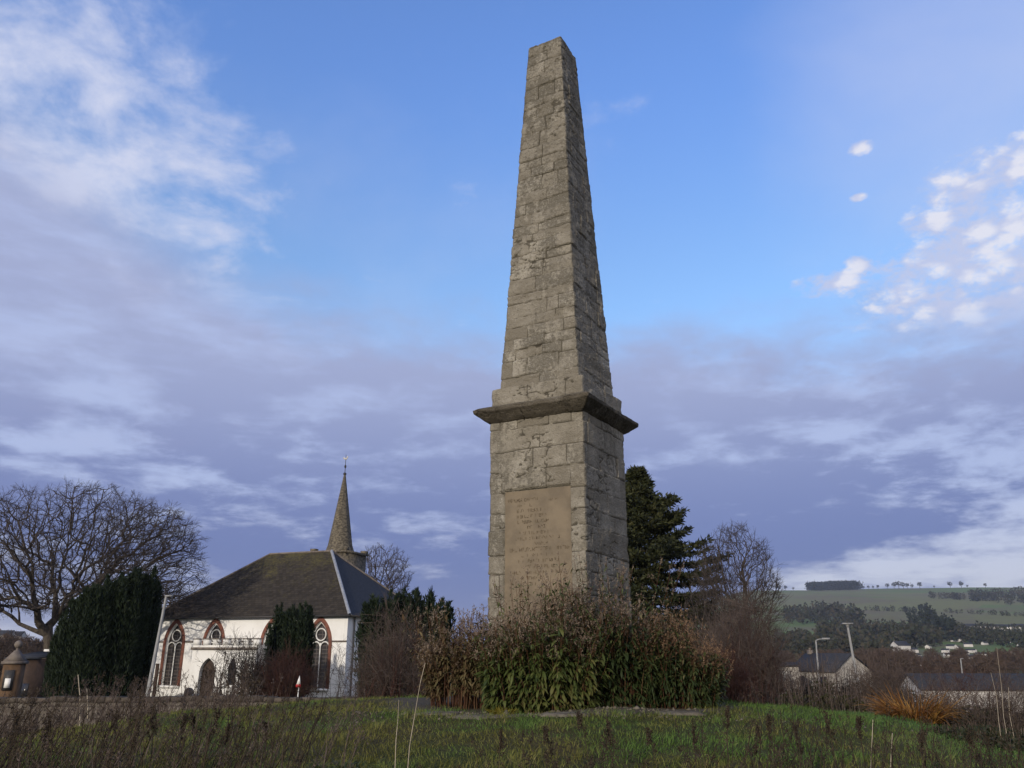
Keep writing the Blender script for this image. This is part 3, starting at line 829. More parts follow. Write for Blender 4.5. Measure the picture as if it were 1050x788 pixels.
    d = MB(); d.box(1.02, 1.3, -0.09, -0.01, 0.2, 2.6); d.build('pipe_box', M['brown_paint'], root)
    # porch
    p = MB(); x0, x1, y0 = 5.75, 11.6, -1.5; dc, dw = 7.35, 1.5
    out = arch(dw, -0.4, 1.9, 3.05, 8); ofs = [(dc + a, b) for a, b in out]
    p.quad((x0, y0, -0.4), (dc - dw / 2, y0, -0.4), (dc - dw / 2, y0, 3.95), (x0, y0, 3.95))
    for (a, b), (c, d_) in zip(ofs[1:-1], ofs[2:-1]): p.quad((a, y0, b), (c, y0, d_), (c, y0, 3.95), (a, y0, 3.95))
    for (a, b), (c, d_) in zip(ofs, ofs[1:]): p.quad((a, y0, b), (a, y0 + 0.35, b), (c, y0 + 0.35, d_), (c, y0, d_))
    p.quad((dc + dw / 2, y0, -0.4), (x1, y0, -0.4), (x1, y0, 3.95), (dc + dw / 2, y0, 3.95))
    p.quad((x1, y0, -0.4), (x1, -0.005, -0.4), (x1, -0.005, 3.95), (x1, y0, 3.95)); p.quad((x0, -0.005, -0.4), (x0, y0, -0.4), (x0, y0, 3.95), (x0, -0.005, 3.95))
    p.quad((x0, y0, 3.9), (x1, y0, 3.9), (x1, -0.02, 3.9), (x0, -0.02, 3.9))
    x = x0
    while x < x1 - 0.3:
        p.box(x, x + 0.52, y0 - 0.02, y0 + 0.28, 3.951, 4.36); x += 0.915
    pr = p.build('porch', M['harl'], root)
    q = MB(); q.box(x0 - 0.1, x1 + 0.1, y0 - 0.10, y0 - 0.002, 3.62, 3.80); x = x0
    while x < x1 - 0.3:
        q.box(x - 0.04, x + 0.56, y0 - 0.06, y0 + 0.32, 4.362, 4.43); x += 0.915
    q.build('coping', M['greystone'], pr)
    q = MB(); q.box(dc - dw / 2 + 0.01, dc + dw / 2 - 0.01, y0 + 0.3, y0 + 0.36, -0.4, 2.2)
    n = len(ofs); q.add([(a, y0 + 0.3, b) for a, b in ofs] + [(dc, y0 + 0.3, 1.8)], [(n, i, i + 1) for i in range(n - 1)])
    q.build('door', M['brown_paint'], pr)
    q = MB()
    out2 = arch(0.7, 1.2, 2.3, 3.1, 6); q.add([(9.6 + a, y0 - 0.004, b) for a, b in out2], [tuple(range(len(out2)))])
    q.build('porch_window', M['glass'], pr)
    # tower and spire behind the ridge
    tw = thing_child = MB()
    ax = np.array([-0.0, 0.0])
    c = P(346, 600, 74.0); cl = np.array([(c[:2] - CHO[:2]) @ CS, (c[:2] - CHO[:2]) @ CT]); cx, cy = cl
    zt = P(347, 561, 74.0)[2] - CHO[2]; za = P(353.3, 487, 74.0)[2] - CHO[2]
    tw.box(cx - 1.75, cx + 1.75, cy - 1.75, cy + 1.75, -0.4, zt - 0.75)
    tw.box(cx - 1.9, cx + 1.9, cy - 1.9, cy + 1.9, zt - 0.749, zt - 0.55)
    for sx in (-1, 1):
        for sy in (-1, 1): tw.box(cx + sx * 1.62 - 0.26, cx + sx * 1.62 + 0.26, cy + sy * 1.62 - 0.26, cy + sy * 1.62 + 0.26, zt - 0.549, zt - 0.30)
    t = tw.build('tower', M['spirestone'], root)
    sp = MB(); sp.frustum(8, cx, cy, zt - 0.55, 1.36, zt + 0.15, 1.12, R(22.5), cap=False); sp.frustum(8, cx, cy, zt + 0.15, 1.12, za, 0.09, R(22.5), cap=False)
    s_ = sp.build('spire', M['spirestone'], t)
    w = MB(); w.lathe([(0.0, za - 0.1), (0.14, za), (0.16, za + 0.12), (0.06, za + 0.2), (0.035, za + 0.25), (0.03, za + 0.62), (0.10, za + 0.72), (0.10, za + 0.85), (0.03, za + 0.95), (0.02, za + 1.9), (0, za + 1.95)], 8, cx, cy)
    w.build('finial', M['dark_metal'], t)
    w = MB(); zc = za + 1.55                                         # weathercock
    out = [(-0.42, 0.02), (-0.30, 0.26), (-0.18, 0.08), (0.05, 0.02), (0.16, 0.16), (0.20, 0.30), (0.30, 0.28), (0.34, 0.18), (0.27, 0.10), (0.22, -0.08), (0.08, -0.17), (-0.12, -0.15), (-0.25, -0.06)]
    n = len(out)
    w.add([(cx + a * .7, cy - 0.02, zc + b * .7) for a, b in out] + [(cx + a * .7, cy + 0.02, zc + b * .7) for a, b in out], [tuple(range(n)), tuple(range(2 * n - 1, n - 1, -1))] + [(i, n + i, n + (i + 1) % n, (i + 1) % n) for i in range(n)])
    w.build('weathercock', M['gilt'], t)


build_church()


# ------------------------------------------------------------------ bare trees
def grow(pts, spos, spar, bf):
    pts = np.asarray(pts, float); S = len(spos); N = len(pts)
    pos = np.zeros((S + N, 3)); pos[:S] = spos; par = np.full(S + N, -1); par[:S] = spar
    pl = np.zeros(S + N)
    for i in range(S):
        if par[i] >= 0: pl[i] = pl[par[i]] + np.linalg.norm(pos[i] - pos[par[i]])
    best = np.full(N, 1e9); bp = np.zeros(N, int); alive = np.ones(N, bool)
    for i in range(S):
        c = np.linalg.norm(pts - pos[i], axis=1) + bf * pl[i]; m = c < best; best[m] = c[m]; bp[m] = i
    for k in range(N):
        j = int(np.argmin(np.where(alive, best, 1e9))); n = S + k
        pos[n] = pts[j]; par[n] = bp[j]; pl[n] = pl[bp[j]] + np.linalg.norm(pos[n] - pos[bp[j]]); alive[j] = False
        c = np.linalg.norm(pts - pos[n], axis=1) + bf * pl[n]; m = alive & (c < best); best[m] = c[m]; bp[m] = n
    return pos, par


def wood(pos, par, rtip, e, rmax=9.0):
    n = len(pos); acc = np.zeros(n); kids = np.zeros(n, int)
    for i in range(n):
        if par[i] >= 0: kids[par[i]] += 1
    order = list(range(n))[::-1]
    for i in order:
        if kids[i] == 0: acc[i] = rtip ** e
        if par[i] >= 0: acc[par[i]] += acc[i]
    return np.minimum(acc ** (1 / e), rmax), kids


def bare_tree_mesh(pts, spos, spar, bf, rtip, e, twig_n, twig_l, twig_r, rmax=9, k_big=8):
    pos, par = grow(pts, spos, spar, bf); r, kids = wood(pos, par, rtip, e, rmax)
    S = len(spos); i = np.arange(1, len(pos)); i = i[par[i] >= 0]
    p0, p1 = pos[par[i]], pos[i]; r1 = r[i]; r0 = np.minimum(r[par[i]], r1 * 1.35 + 0.004)
    mid = (p0 + p1) / 2 + rng.normal(size=p0.shape) * (np.linalg.norm(p1 - p0, axis=1) * 0.06)[:, None]
    rm = (r0 + r1) / 2
    big = r1 > rtip * 4
    out = [tubes(p0[big], mid[big], r0[big], rm[big], k_big), tubes(mid[big], p1[big], rm[big], r1[big], k_big)]
    sm = ~big
    out += [tubes(p0[sm], mid[sm], r0[sm], rm[sm], 4), tubes(mid[sm], p1[sm], rm[sm], r1[sm], 4)]
    # twigs at the ends
    tips = np.where(kids[1:] <= 1)[0] + 1; tips = tips[(tips >= S)]
    d = unit(pos[tips] - pos[par[tips]]); c = pos[tips]
    q0 = np.repeat(c, twig_n, 0); dd = unit(np.repeat(d, twig_n, 0) + rng.normal(size=q0.shape) * 0.55 + np.array([[0, 0, 0.12]]))
    L = rng.uniform(0.5, 1.15, len(q0))[:, None] * twig_l; q1 = q0 + dd * L
    out.append(tubes(q0, q1, np.full(len(q0), twig_r), np.full(len(q0), twig_r * 0.6), 3))
    b0 = np.repeat(q0 + dd * L * 0.55, 2, 0); bd = unit(np.repeat(dd, 2, 0) + rng.normal(size=b0.shape) * 0.6)
    b1 = b0 + bd * np.repeat(L, 2, 0) * rng.uniform(0.4, 0.7, (len(b0), 1))
    out.append(tubes(b0, b1, np.full(len(b0), twig_r * 0.7), np.full(len(b0), twig_r * 0.4), 3))
    return join(*out[:2]), join(*out[2:])


def crown_points(n, c, rad, lo=-1.0, shell=0.35, power=1.0):
    out = []
    while len(out) < n:
        p = rng.uniform(-1, 1, 3); q = np.linalg.norm(p)
        if q > 1 or p[2] < lo: continue
        if rng.random() > shell + (1 - shell) * q ** 2: continue
        out.append(p)
    return np.array(out) * rad + c


def make_bare_tree(name, label, cat, base, pts, spos, spar, group=None, bf=0.25, rtip=0.022, e=2.25, tn=3, tl=0.8, tr=0.013, mat='bark', tmat='twig', rmax=9):
    base = np.asarray(base, float)
    root = thing(name, label, cat, base, 0, group)
    (V, F), (V2, F2) = bare_tree_mesh(np.asarray(pts) - base, np.asarray(spos) - base, spar, bf, rtip, e, tn, tl, tr, rmax)
    if len(V): mesh('trunk', V, F, M[mat], root, True)
    mesh('crown', V2, F2, M[tmat], root)
    return root


def big_tree():
    Y = 62.0; b = P(52, 704, Y); b[2] = float(ground_z(b[0], b[1])) - 0.1
    q = lambda u, v, dy=0.0: P(u, v, Y + dy)
    # limbs as they fork in the photograph, with depth
    sp = [b, q(50, 672), q(49, 652), q(38, 625, -1), q(33, 598, -1.5), q(26, 565, -2), q(56, 636, .5), q(57, 610, 1), q(54, 580, 1.5), q(50, 545, 2),
          q(66, 625, 2), q(78, 600, 3), q(88, 575, 3.5), q(98, 545, 4), q(20, 640, 1.5), q(-5, 622, 2), q(-30, 600, 2), q(84, 612, -1), q(112, 588, -2), q(136, 566, -2.5), q(158, 545, -2.5),
          q(28, 615, 4), q(5, 580, 5.5)]
    par = [-1, 0, 1, 2, 3, 4, 2, 6, 7, 8, 6, 10, 11, 12, 2, 14, 15, 11, 17, 18, 19, 3, 21]
    c = q(66, 600); s = size(1, Y)
    pts = crown_points(2600, np.array([c[0], c[1], c[2]]), np.array([134 * s, 8.8, 100 * s]), lo=-0.25, shell=0.4)
    extra = crown_points(500, q(150, 565), np.array([52 * s, 4.0, 48 * s]), lo=-0.5, shell=0.3)
    pts = np.concatenate([pts, extra])
    make_bare_tree('bare_tree', 'large spreading bare tree with a domed crown left of the church', 'tree', b, pts, sp, par, bf=0.5, rtip=0.019, e=2.3, tn=4, tl=0.75, tr=0.011, rmax=0.62)


big_tree()


def simple_tree(name, label, u, v_base, v_top, Y, wpx, npts, group=None, tmat='twig', lo=-0.7, trunk=0.42, tr=0.016, rtip=0.022, on=None, tl=None, zc=0.62, tn=3):
    b = P(u, v_base, Y); top = P(u, v_top, Y)[2]; H = top - b[2]; s = size(1, Y)
    c = np.array([b[0], b[1], b[2] + H * zc]); rad = np.array([wpx / 2 * s, wpx / 2 * s * 0.9, H * (1 - zc)])
    pts = crown_points(npts, c, rad, lo=lo, shell=0.25)
    sp = [b, b + [0, 0, H * trunk * 0.5], b + [0.02 * H, 0, H * trunk]]; par = [-1, 0, 1]
    for k in range(5):
        a = rng.uniform(0, 6.28); sp.append(b + np.array([math.cos(a) * rad[0] * 0.35, math.sin(a) * rad[1] * 0.35, H * (trunk + 0.2)])); par.append(2)
    return make_bare_tree(name, label, 'tree', b, pts, sp, par, group, 0.65, rtip, 2.25, tn, tl or H * 0.075, tr, tmat=tmat)


simple_tree('bare_tree', 'bare tree peeping over the right slope of the church roof below the spire', 386, 660, 560, 92, 62, 500, lo=-0.9, tr=0.02)
simple_tree('bare_tree', 'low bare tree between the dark yew and the left end of the church roof', 150, 690, 596, 84, 70, 420, lo=-0.8, tr=0.02)
simple_tree('bare_tree', 'tall slender bare tree right of the dark conifer with a feathery crown', 766, 715, 541, 38, 80, 900, lo=-0.95, trunk=0.4, tr=0.007, rtip=0.010, zc=0.60, tl=0.55)
simple_tree('bare_tree', 'lower bushy bare tree between the conifer and the feathery bare tree', 736, 715, 588, 36, 66, 500, lo=-1, trunk=0.25, tr=0.007, rtip=0.010, zc=0.5, tl=0.5)


# ------------------------------------------------------------------ yews, conifer, hedges
def plume_bush(name, label, cat, base, plumes, per, mat='yew', leaf=(0.22, 0.055), core=0.72, group=None, spread=0.35):
    """fastigiate bush: many upright plumes; plumes = list of (dx, dy, height, radius)"""
    root = thing(name, label, cat, base, 0, group)
    Vs = []; core_mb = MB()
    for dx, dy, h, r in plumes:
        n = int(per * h * r * 4)
        t = rng.random(n) ** 0.8; a = rng.uniform(0, 2 * np.pi, n)
        prof = np.where(t < 0.75, 0.9 + 0.25 * np.sin(t * 4), np.clip((1 - t) / 0.25, 0, 1) ** 0.75 * 1.0)
        rr = r * prof * rng.uniform(0.72, 1.08, n)
        lean = np.array([dx, dy]) * 0.10
        c = np.stack([dx + lean[0] * t + rr * np.cos(a), dy + lean[1] * t + rr * np.sin(a), t * h], 1)
        d = unit(np.stack([np.cos(a) * spread, np.sin(a) * spread, np.ones(n)], 1) + rng.normal(size=(n, 3)) * 0.33)
        Vs.append(kites(c, d, rng.uniform(0.6, 1.3, n) * leaf[0], rng.uniform(0.7, 1.3, n) * leaf[1]))
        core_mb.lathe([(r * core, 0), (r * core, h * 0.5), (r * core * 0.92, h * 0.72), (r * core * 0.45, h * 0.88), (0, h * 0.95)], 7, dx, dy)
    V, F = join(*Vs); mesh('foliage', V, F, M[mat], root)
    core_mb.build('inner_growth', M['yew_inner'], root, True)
    return root


def big_yew():
    Y = 46.0; s = size(1, Y); b = P(102, 712, Y); b[2] = float(ground_z(b[0], b[1])) - 0.05; base_v = 665.4 - b[2] / Y * FOC
    top = lambda u: np.interp(u, [48, 60, 72, 85, 100, 118, 135, 150, 158], [680, 648, 626, 608, 600, 595, 593, 599, 610])
    pl = []
    for k in range(130):
        a = rng.uniform(0, 6.28); q = math.sqrt(rng.random()); dx = -3 + math.cos(a) * q * 36; dy = math.sin(a) * q * 2.4
        h = (base_v - top(102 + dx * 1.05)) * s * rng.uniform(0.90, 1.0) * (1 - 0.10 * (abs(dy) / 2.3) ** 2)
        pl.append((dx * s, dy, h, rng.uniform(0.30, 0.46)))
    for u, v in ((72, 622), (84, 607), (96, 597), (105, 594), (113, 589), (120, 590), (127, 592), (134, 588), (139, 597), (142, 608)): pl.append(((u - 104) * s, rng.uniform(-1, 1), (base_v - v) * s, 0.20))
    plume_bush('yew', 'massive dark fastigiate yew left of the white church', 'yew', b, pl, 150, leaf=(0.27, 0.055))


big_yew()


def yew_group(name, label, u0, u1, base_v, tops, Y, n, per=120, group=None, ry=0.8, leaf=(0.24, 0.06), mat='yew', dip=(0, 14)):
    tops = [(u, v + (11 if ry > 1 else 4)) for u, v in tops]
    s = size(1, Y); uc = (u0 + u1) / 2; b = P(uc, base_v, Y); pl = []
    us, vs = zip(*tops)
    for k in range(n):
        u = rng.uniform(u0, u1); pl.append(((u - uc) * s, rng.uniform(-ry, ry), (base_v - np.interp(u, us, vs) - rng.uniform(*dip)) * s, rng.uniform(0.16, 0.30)))
    for u, v in tops: pl.append(((u - uc) * s, rng.uniform(-ry, 0), (base_v - v) * s, 0.17))
    return plume_bush(name, label, 'yew', b, pl, per, mat, leaf, group=group)


yew_group('yew', 'narrow dark yew with ragged tips before the church wall, left of its twin', 273, 300, 712, [(274, 645), (279, 628), (283, 625), (289, 632), (293, 627), (299, 626)], 50, 14)
yew_group('yew', 'narrow dark yew beside the right church window, right of its twin', 300, 314, 712, [(300, 640), (304, 628), (309, 625), (313, 630), (316, 645)], 49, 9)
yew_group('yew_hedge', 'wide dark yew hedge with spiky top between the church and the obelisk', 374, 452, 716, [(374, 640), (378, 620), (385, 612), (400, 608), (412, 605), (424, 606), (436, 606), (446, 614), (452, 618)], 40, 60, 110, ry=1.2, dip=(0, 14))


def conifer():
    Y = 42.0; b = P(664, 712, Y); b[2] = float(ground_z(b[0], b[1])); H = P(664, 481, Y)[2] - b[2]; s = size(1, Y)
    root = thing('conifer', 'tall dark evergreen conifer behind the right side of the obelisk', 'tree', b)
    V, F = tubes(np.array([[0, 0, 0], [0, 0, H * .4], [0, 0, H * .75]]), np.array([[0, 0, H * .4], [0, 0, H * .75], [0, 0, H * .98]]), [.26, .2, .1], [.2, .1, .02], 8)
    segs = [(V, F)]; kc, kd, kl = [], [], []
    rad = lambda t: np.interp(t, [0.02, 0.12, 0.30, 0.42, 0.55, 0.70, 0.85, 0.95, 1.0], [4.6, 4.8, 4.8, 4.8, 3.9, 2.75, 1.4, 0.45, 0.08]) * (0.95 + 0.12 * math.sin(t * 34))
    nb = 380
    for k in range(nb):
        t = 0.03 + 0.96 * (int((k + rng.random() * 6) / nb * 30) + 0.5 + rng.normal() * 0.10) / 30; t = min(max(t, 0.02), 0.985); a = k * 2.39996 + rng.normal() * 0.3
        L = float(rad(t)) * rng.uniform(0.55, 1.2); z0 = t * H
        rise = np.interp(t, [0, 0.5, 1], [-0.10, 0.02, 0.75])
        d = np.array([math.cos(a), math.sin(a), rise]); n = 5; pts = [np.array([0, 0, z0])]
        for i in range(n):
            dd = d + np.array([0, 0, (-0.22 + 0.55 * (i / n) ** 1.5)]); pts.append(pts[-1] + dd / np.linalg.norm(dd) * L / n)
        pts = np.array(pts); rr = np.linspace(0.045, 0.008, n + 1)
        segs.append(tubes(pts[:-1], pts[1:], rr[:-1], rr[1:], 4))
        m = int(40 + 120 * L / 3.2); f = rng.uniform(0.12, 1.0, m) ** 0.6; i = np.minimum((f * n).astype(int), n - 1); fr = f * n - i
        c = pts[i] + (pts[i + 1] - pts[i]) * fr[:, None]
        side = np.array([-math.sin(a), math.cos(a), 0]); w = (0.62 * (1.12 - f) * min(1, L / 2.0))[:, None] * rng.normal(size=(m, 1))
        c = c + side * w + rng.normal(size=(m, 3)) * np.array([0.05, 0.05, 0.035])
        kc.append(c); kd.append(unit(np.array([math.cos(a), math.sin(a), 0.35]) * 0.8 + side * np.sign(w) * 0.5 + rng.normal(size=(m, 3)) * 0.45)); kl.append(rng.uniform(0.18, 0.40, m))
    V, F = join(*segs); mesh('trunk', V, F, M['bark'], root, True)
    c, d, l = np.concatenate(kc), np.concatenate(kd), np.concatenate(kl)
    rep = 2; c = np.repeat(c, rep, 0) + rng.normal(size=(len(c) * rep, 3)) * np.array([0.07, 0.07, 0.035]); d = unit(np.repeat(d, rep, 0) + rng.normal(size=c.shape) * 0.5); l = np.repeat(l, rep)
    V, F = kites(c, d, l * 0.85, l * 0.26); mesh('crown', V, F, M['conifer'], root)


conifer()


def bare_shrub(name, label, u0, u1, base_v, top_v, Y, n, mat='twig_red', group=None, ry=0.7, r=0.007, cat='shrub', fine=2.0, trunk_mat=None):
    """thicket of arching stems that fork into fine twigs"""
    s = size(1, Y); uc = (u0 + u1) / 2; W = (u1 - u0) / 2 * s; b = P(uc, base_v, Y); b[2] = min(b[2], float(ground_z(b[0], b[1]))); H = P(uc, top_v, Y)[2] - b[2]
    root = thing(name, label, cat, b, 0, group); out = []
    a = rng.uniform(0, 6.28, n); q = np.sqrt(rng.random(n)) * 0.55
    p = np.stack([np.cos(a) * q * W, np.sin(a) * q * ry, np.zeros(n)], 1)
    tx = np.cos(a) * np.sqrt(rng.random(n)) * W; ty = np.sin(a) * np.sqrt(rng.random(n)) * ry
    hh = H * rng.uniform(0.45, 1.0, n) * (0.8 + 0.5 * (fbm(np.stack([tx * 2.2 / W, ty, 0 * tx], 1) + uc, 3, 3) + 0.2)) * np.sqrt(np.clip(1 - (tx / W) ** 2 * 0.6, 0.05, 1)); t = np.stack([tx, ty, hh], 1)
    m1 = p + (t - p) * 0.35 + np.array([0, 0, 1]) * (hh * 0.12)[:, None] + rng.normal(size=(n, 3)) * 0.05 * H
    m2 = p + (t - p) * 0.70 + np.array([0, 0, 1]) * (hh * 0.10)[:, None] + rng.normal(size=(n, 3)) * 0.05 * H
    R_ = rng.uniform(0.7, 1.3, n) * r
    for A, B, k0, k1 in ((p, m1, 1.5, 1.2), (m1, m2, 1.2, 0.9), (m2, t, 0.9, 0.4)): out.append(tubes(A, B, R_ * k0, R_ * k1, 3))
    stems = join(*out); out = []
    src = np.concatenate([m1, m2, t, (m1 + m2) / 2, (m2 + t) / 2]); K = int(len(src) * fine)
    c = src[rng.integers(len(src), size=K)] + rng.normal(size=(K, 3)) * 0.03 * H
    d = unit(rng.normal(size=(K, 3)) * 0.6 + np.array([[0, 0, 0.7]]) + c * np.array([[0.3 / W, 0.3 / max(ry, .1), 0]])); L = rng.uniform(0.10, 0.28, K)[:, None] * H
    out.append(tubes(c, c + d * L, np.full(K, r * 0.6), np.full(K, r * 0.3), 3))
    c2 = np.repeat(c + d * L * 0.5, 2, 0); d2 = unit(np.repeat(d, 2, 0) + rng.normal(size=c2.shape) * 0.6)
    out.append(tubes(c2, c2 + d2 * np.repeat(L, 2, 0) * 0.55, np.full(len(c2), r * 0.42), np.full(len(c2), r * 0.25), 3))
    mesh('stems', *stems, M[trunk_mat or mat], root); mesh('twigs', *join(*out), M[mat], root)
    return root


bare_shrub('bare_shrub', 'dense reddish brown bare shrub in front of the twin yews', 258, 322, 716, 664, 47, 190, r=0.014, ry=1.3, fine=1.7)
bare_shrub('bare_shrub', 'sparse leafless shrub against the white church porch', 205, 262, 716, 646, 46, 34, 'twig', r=0.018, ry=0.8, fine=1.4)
bare_shrub('bare_shrub', 'tangled bare shrub on the porch wall beside the twin yews', 240, 275, 716, 652, 47, 60, 'twig', r=0.018, ry=0.8, fine=1.8)
bare_shrub('bare_shrub', 'tall purple brown bare shrub at the right corner of the church', 366, 440, 720, 628, 26, 170, 'deadgrey', r=0.008, ry=0.8, fine=1.7, trunk_mat='twig_red')
bare_shrub('bare_shrub', 'leafless sapling with thin twigs against the right church corner', 333, 362, 718, 640, 30, 12, 'twig', r=0.008, ry=0.3, fine=1.6)
bare_shrub('bare_shrub', 'dark brown thicket under the feathery bare tree', 722, 808, 718, 612, 30, 260, 'deadgrey', r=0.009, ry=1.6, fine=1.9, trunk_mat='twig_red')
bare_shrub('bare_shrub', 'grey brown bare shrub between the street lamp and the rusty fronds', 886, 940, 742, 668, 30, 130, 'deadgrey', r=0.009, ry=1.0, fine=1.8)
bare_shrub('bare_shrub', 'low reddish thicket at the right foot of the big leafy shrubs', 716, 770, 724, 664, 13, 110, 'twig_red', r=0.004, ry=0.6, fine=1.6)
bare_shrub('bare_shrub', 'dark bare thicket in front of the long white building', 948, 1070, 775, 686, 12.5, 110, 'deadgrey', r=0.004, ry=1.0, fine=1.9)


# ------------------------------------------------------------------ leafy shrubs round the monument
def leafy_shrub(name, label, u0, u1, Y, top_v, n, low, high, head, stem, ry=0.5, lowfrac=0.55, big=0.20, extra_tall=0, headlen=1.0, green_up=0.0, base_v=719, gtop=0.84, skew=0.0, lowmin=0.04):
    s = size(1, Y); uc = (u0 + u1) / 2; W = (u1 - u0) / 2 * s; b = P(uc, base_v, Y); b[2] = float(ground_z(b[0], b[1])) - 0.01
    H = P(uc, top_v, Y)[2] - b[2]
    root = thing(name, label, 'shrub', b)
    a = rng.uniform(0, 6.28, n); q = np.sqrt(rng.random(n))
    p = np.stack([np.cos(a) * q * W * 0.72, np.sin(a) * q * ry * 0.75, np.zeros(n)], 1)
    hh = H * rng.uniform(0.58, 1.0, n) * (0.90 + 0.55 * fbm(np.stack([p[:, 0] * 3.5, p[:, 1] * 3.5, 0 * q], 1) + uc, 3, 19)) * (1 - 0.36 * (np.abs(p[:, 0]) / W) ** 2) * (1 - 0.34 * sstep(0.0, 0.75, skew * p[:, 0] / W) * abs(skew))
    if extra_tall: hh[:extra_tall] = H * rng.uniform(1.0, 1.18, extra_tall)
    lean = np.stack([p[:, 0] / W * (0.30 + 0.16 * np.abs(skew)), p[:, 1] / ry * 0.22, np.zeros(n)], 1) + rng.normal(size=(n, 3)) * np.array([0.09, 0.07, 0])
    pts = [p]
    for k in range(1, 5): pts.append(p + lean * (hh * (k / 4) ** 1.4)[:, None] + np.array([[0, 0, 1.0]]) * (hh * k / 4)[:, None] + rng.normal(size=(n, 3)) * 0.012)
    pts = np.array(pts)
    out = [tubes(pts[k], pts[k + 1], np.full(n, 0.0045 - k * 0.0007), np.full(n, 0.0038 - k * 0.0007), 4) for k in range(4)]
    # side sprigs near the top that carry the seed heads
    ns = n * 3; j = rng.integers(n, size=ns); f = rng.uniform(0.62, 0.97, ns)
    def at(j, f):
        x = f * 4; i = np.minimum(x.astype(int), 3); fr = (x - i)[:, None]; return pts[i, j] * (1 - fr) + pts[i + 1, j] * fr
    c = at(j, f); d = unit(rng.normal(size=(ns, 3)) * np.array([0.45, 0.45, 0.15]) + np.array([[0, 0, 1.0]])); L = rng.uniform(0.06, 0.17, ns)
    e = c + d * L[:, None]; out.append(tubes(c, e, np.full(ns, 0.0022), np.full(ns, 0.0012), 3))
    mesh('stems', *join(*out), M[stem], root)
    # seed heads
    tips = np.concatenate([e, pts[4]]); td = np.concatenate([d, unit(pts[4] - pts[3])]); per = 11
    t = rng.random((len(tips), per)); hl = rng.uniform(0.035, 0.085, (len(tips), 1)) * headlen
    c = (tips[:, None] + td[:, None] * (t * hl)[..., None] + rng.normal(size=(len(tips), per, 3)) * 0.005).reshape(-1, 3)
    dd = unit(np.repeat(td, per, 0) * 0.8 + rng.normal(size=c.shape) * 0.6)
    mesh('seed_heads', *kites(c, dd, rng.uniform(0.014, 0.030, len(c)), rng.uniform(0.006, 0.011, len(c))), M[head], root)
    # large leaves below, hanging outwards
    nl = int(n * 17); j = rng.integers(n, size=nl); f = rng.uniform(lowmin, lowfrac, nl); c = at(j, f)
    o = c * np.array([[1 / W, 1 / ry, 0]]); o = o + rng.normal(size=o.shape) * 0.6 + np.array([[0, -0.25, 0]]); o[:, 2] = rng.uniform(-0.75, 0.25, nl)
    L = rng.uniform(0.35, 1.1, nl) * big * 0.92; mesh('leaves', *strips(c, unit(o), L, L * rng.uniform(0.16, 0.28, nl), rng.uniform(0.15, 0.6, nl), 3, [0.25, 1.0, 0.8, 0.04]), M[low], root)
    # narrower leaves above, withered or green
    nl = int(n * 26); j = rng.integers(n, size=nl); f = rng.uniform(lowfrac * 0.75, 0.96, nl); c = at(j, f) + rng.normal(size=(nl, 3)) * 0.02
    o = rng.normal(size=(nl, 3)) * np.array([0.8, 0.8, 0.5]); o[:, 2] += 0.15
    L = rng.uniform(0.5, 1.2, nl) * 0.085; V, F = strips(c, unit(o), L, L * rng.uniform(0.18, 0.34, nl), rng.uniform(0.1, 0.7, nl), 3, [0.3, 1.0, 0.7, 0.05])
    g = (rng.random(nl) < green_up) & (f < gtop); ff = np.repeat(g, 3)
    mesh('upper_leaves', V, F, [M[high], M[low]], root, midx=ff.astype(int))
    return root


leafy_shrub('leafy_shrub', 'brown withered shrub with reddish stems at the left foot of the obelisk', 430, 524, 9.9, 640, 230, 'brownleaf', 'brownleaf', 'paleseed', 'redstem', ry=0.42, lowfrac=0.62, big=0.10, extra_tall=44, green_up=0.10, skew=-0.6, lowmin=0.26)
leafy_shrub('leafy_shrub', 'tall green shrub with hanging broad leaves before the plaque', 486, 626, 9.35, 606, 270, 'bigleaf', 'oliveleaf', 'paleseed', 'redstem', ry=0.40, lowfrac=0.62, big=0.17, extra_tall=24, green_up=0.68, gtop=0.86, skew=-0.5)
leafy_shrub('leafy_shrub', 'tallest dark green shrub with grey seed heads before the obelisk corner', 556, 690, 9.75, 588, 300, 'darkleaf', 'oliveleaf', 'paleseed', 'redstem', ry=0.45, lowfrac=0.66, big=0.16, extra_tall=14, green_up=0.9, gtop=0.86, skew=0.4)
leafy_shrub('leafy_shrub', 'green shrub with orange brown seed heads at the right end of the planting', 632, 748, 9.8, 628, 300, 'darkleaf', 'oliveleaf', 'orangeleaf', 'redstem', ry=0.5, lowfrac=0.6, big=0.12, headlen=1.4, green_up=0.62, gtop=0.74, skew=0.9, lowmin=0.10)


def tuft(name, label, cat, u, v, Y, rad, h, n, mat, w=0.02, droop=0.25, lean=0.5):
    b = P(u, v, Y); b[2] = float(ground_z(b[0], b[1]))
    a = rng.uniform(0, 6.28, n); q = np.sqrt(rng.random(n)) * rad * 0.5
    c = np.stack([np.cos(a) * q, np.sin(a) * q, np.zeros(n)], 1); d = unit(np.stack([np.cos(a) * lean, np.sin(a) * lean, rng.uniform(0.6, 1.2, n)], 1) + rng.normal(size=(n, 3)) * 0.18)
    o = mesh(name, *strips(c, d, rng.uniform(0.5, 1.1, n) * h, w * rng.uniform(0.6, 1.2, n), rng.uniform(0.3, 1.5, n) * droop, 4, [0.7, 1.0, 0.8, 0.5, 0.05]), M[mat])
    o.location = b; return tag(o, label, cat)


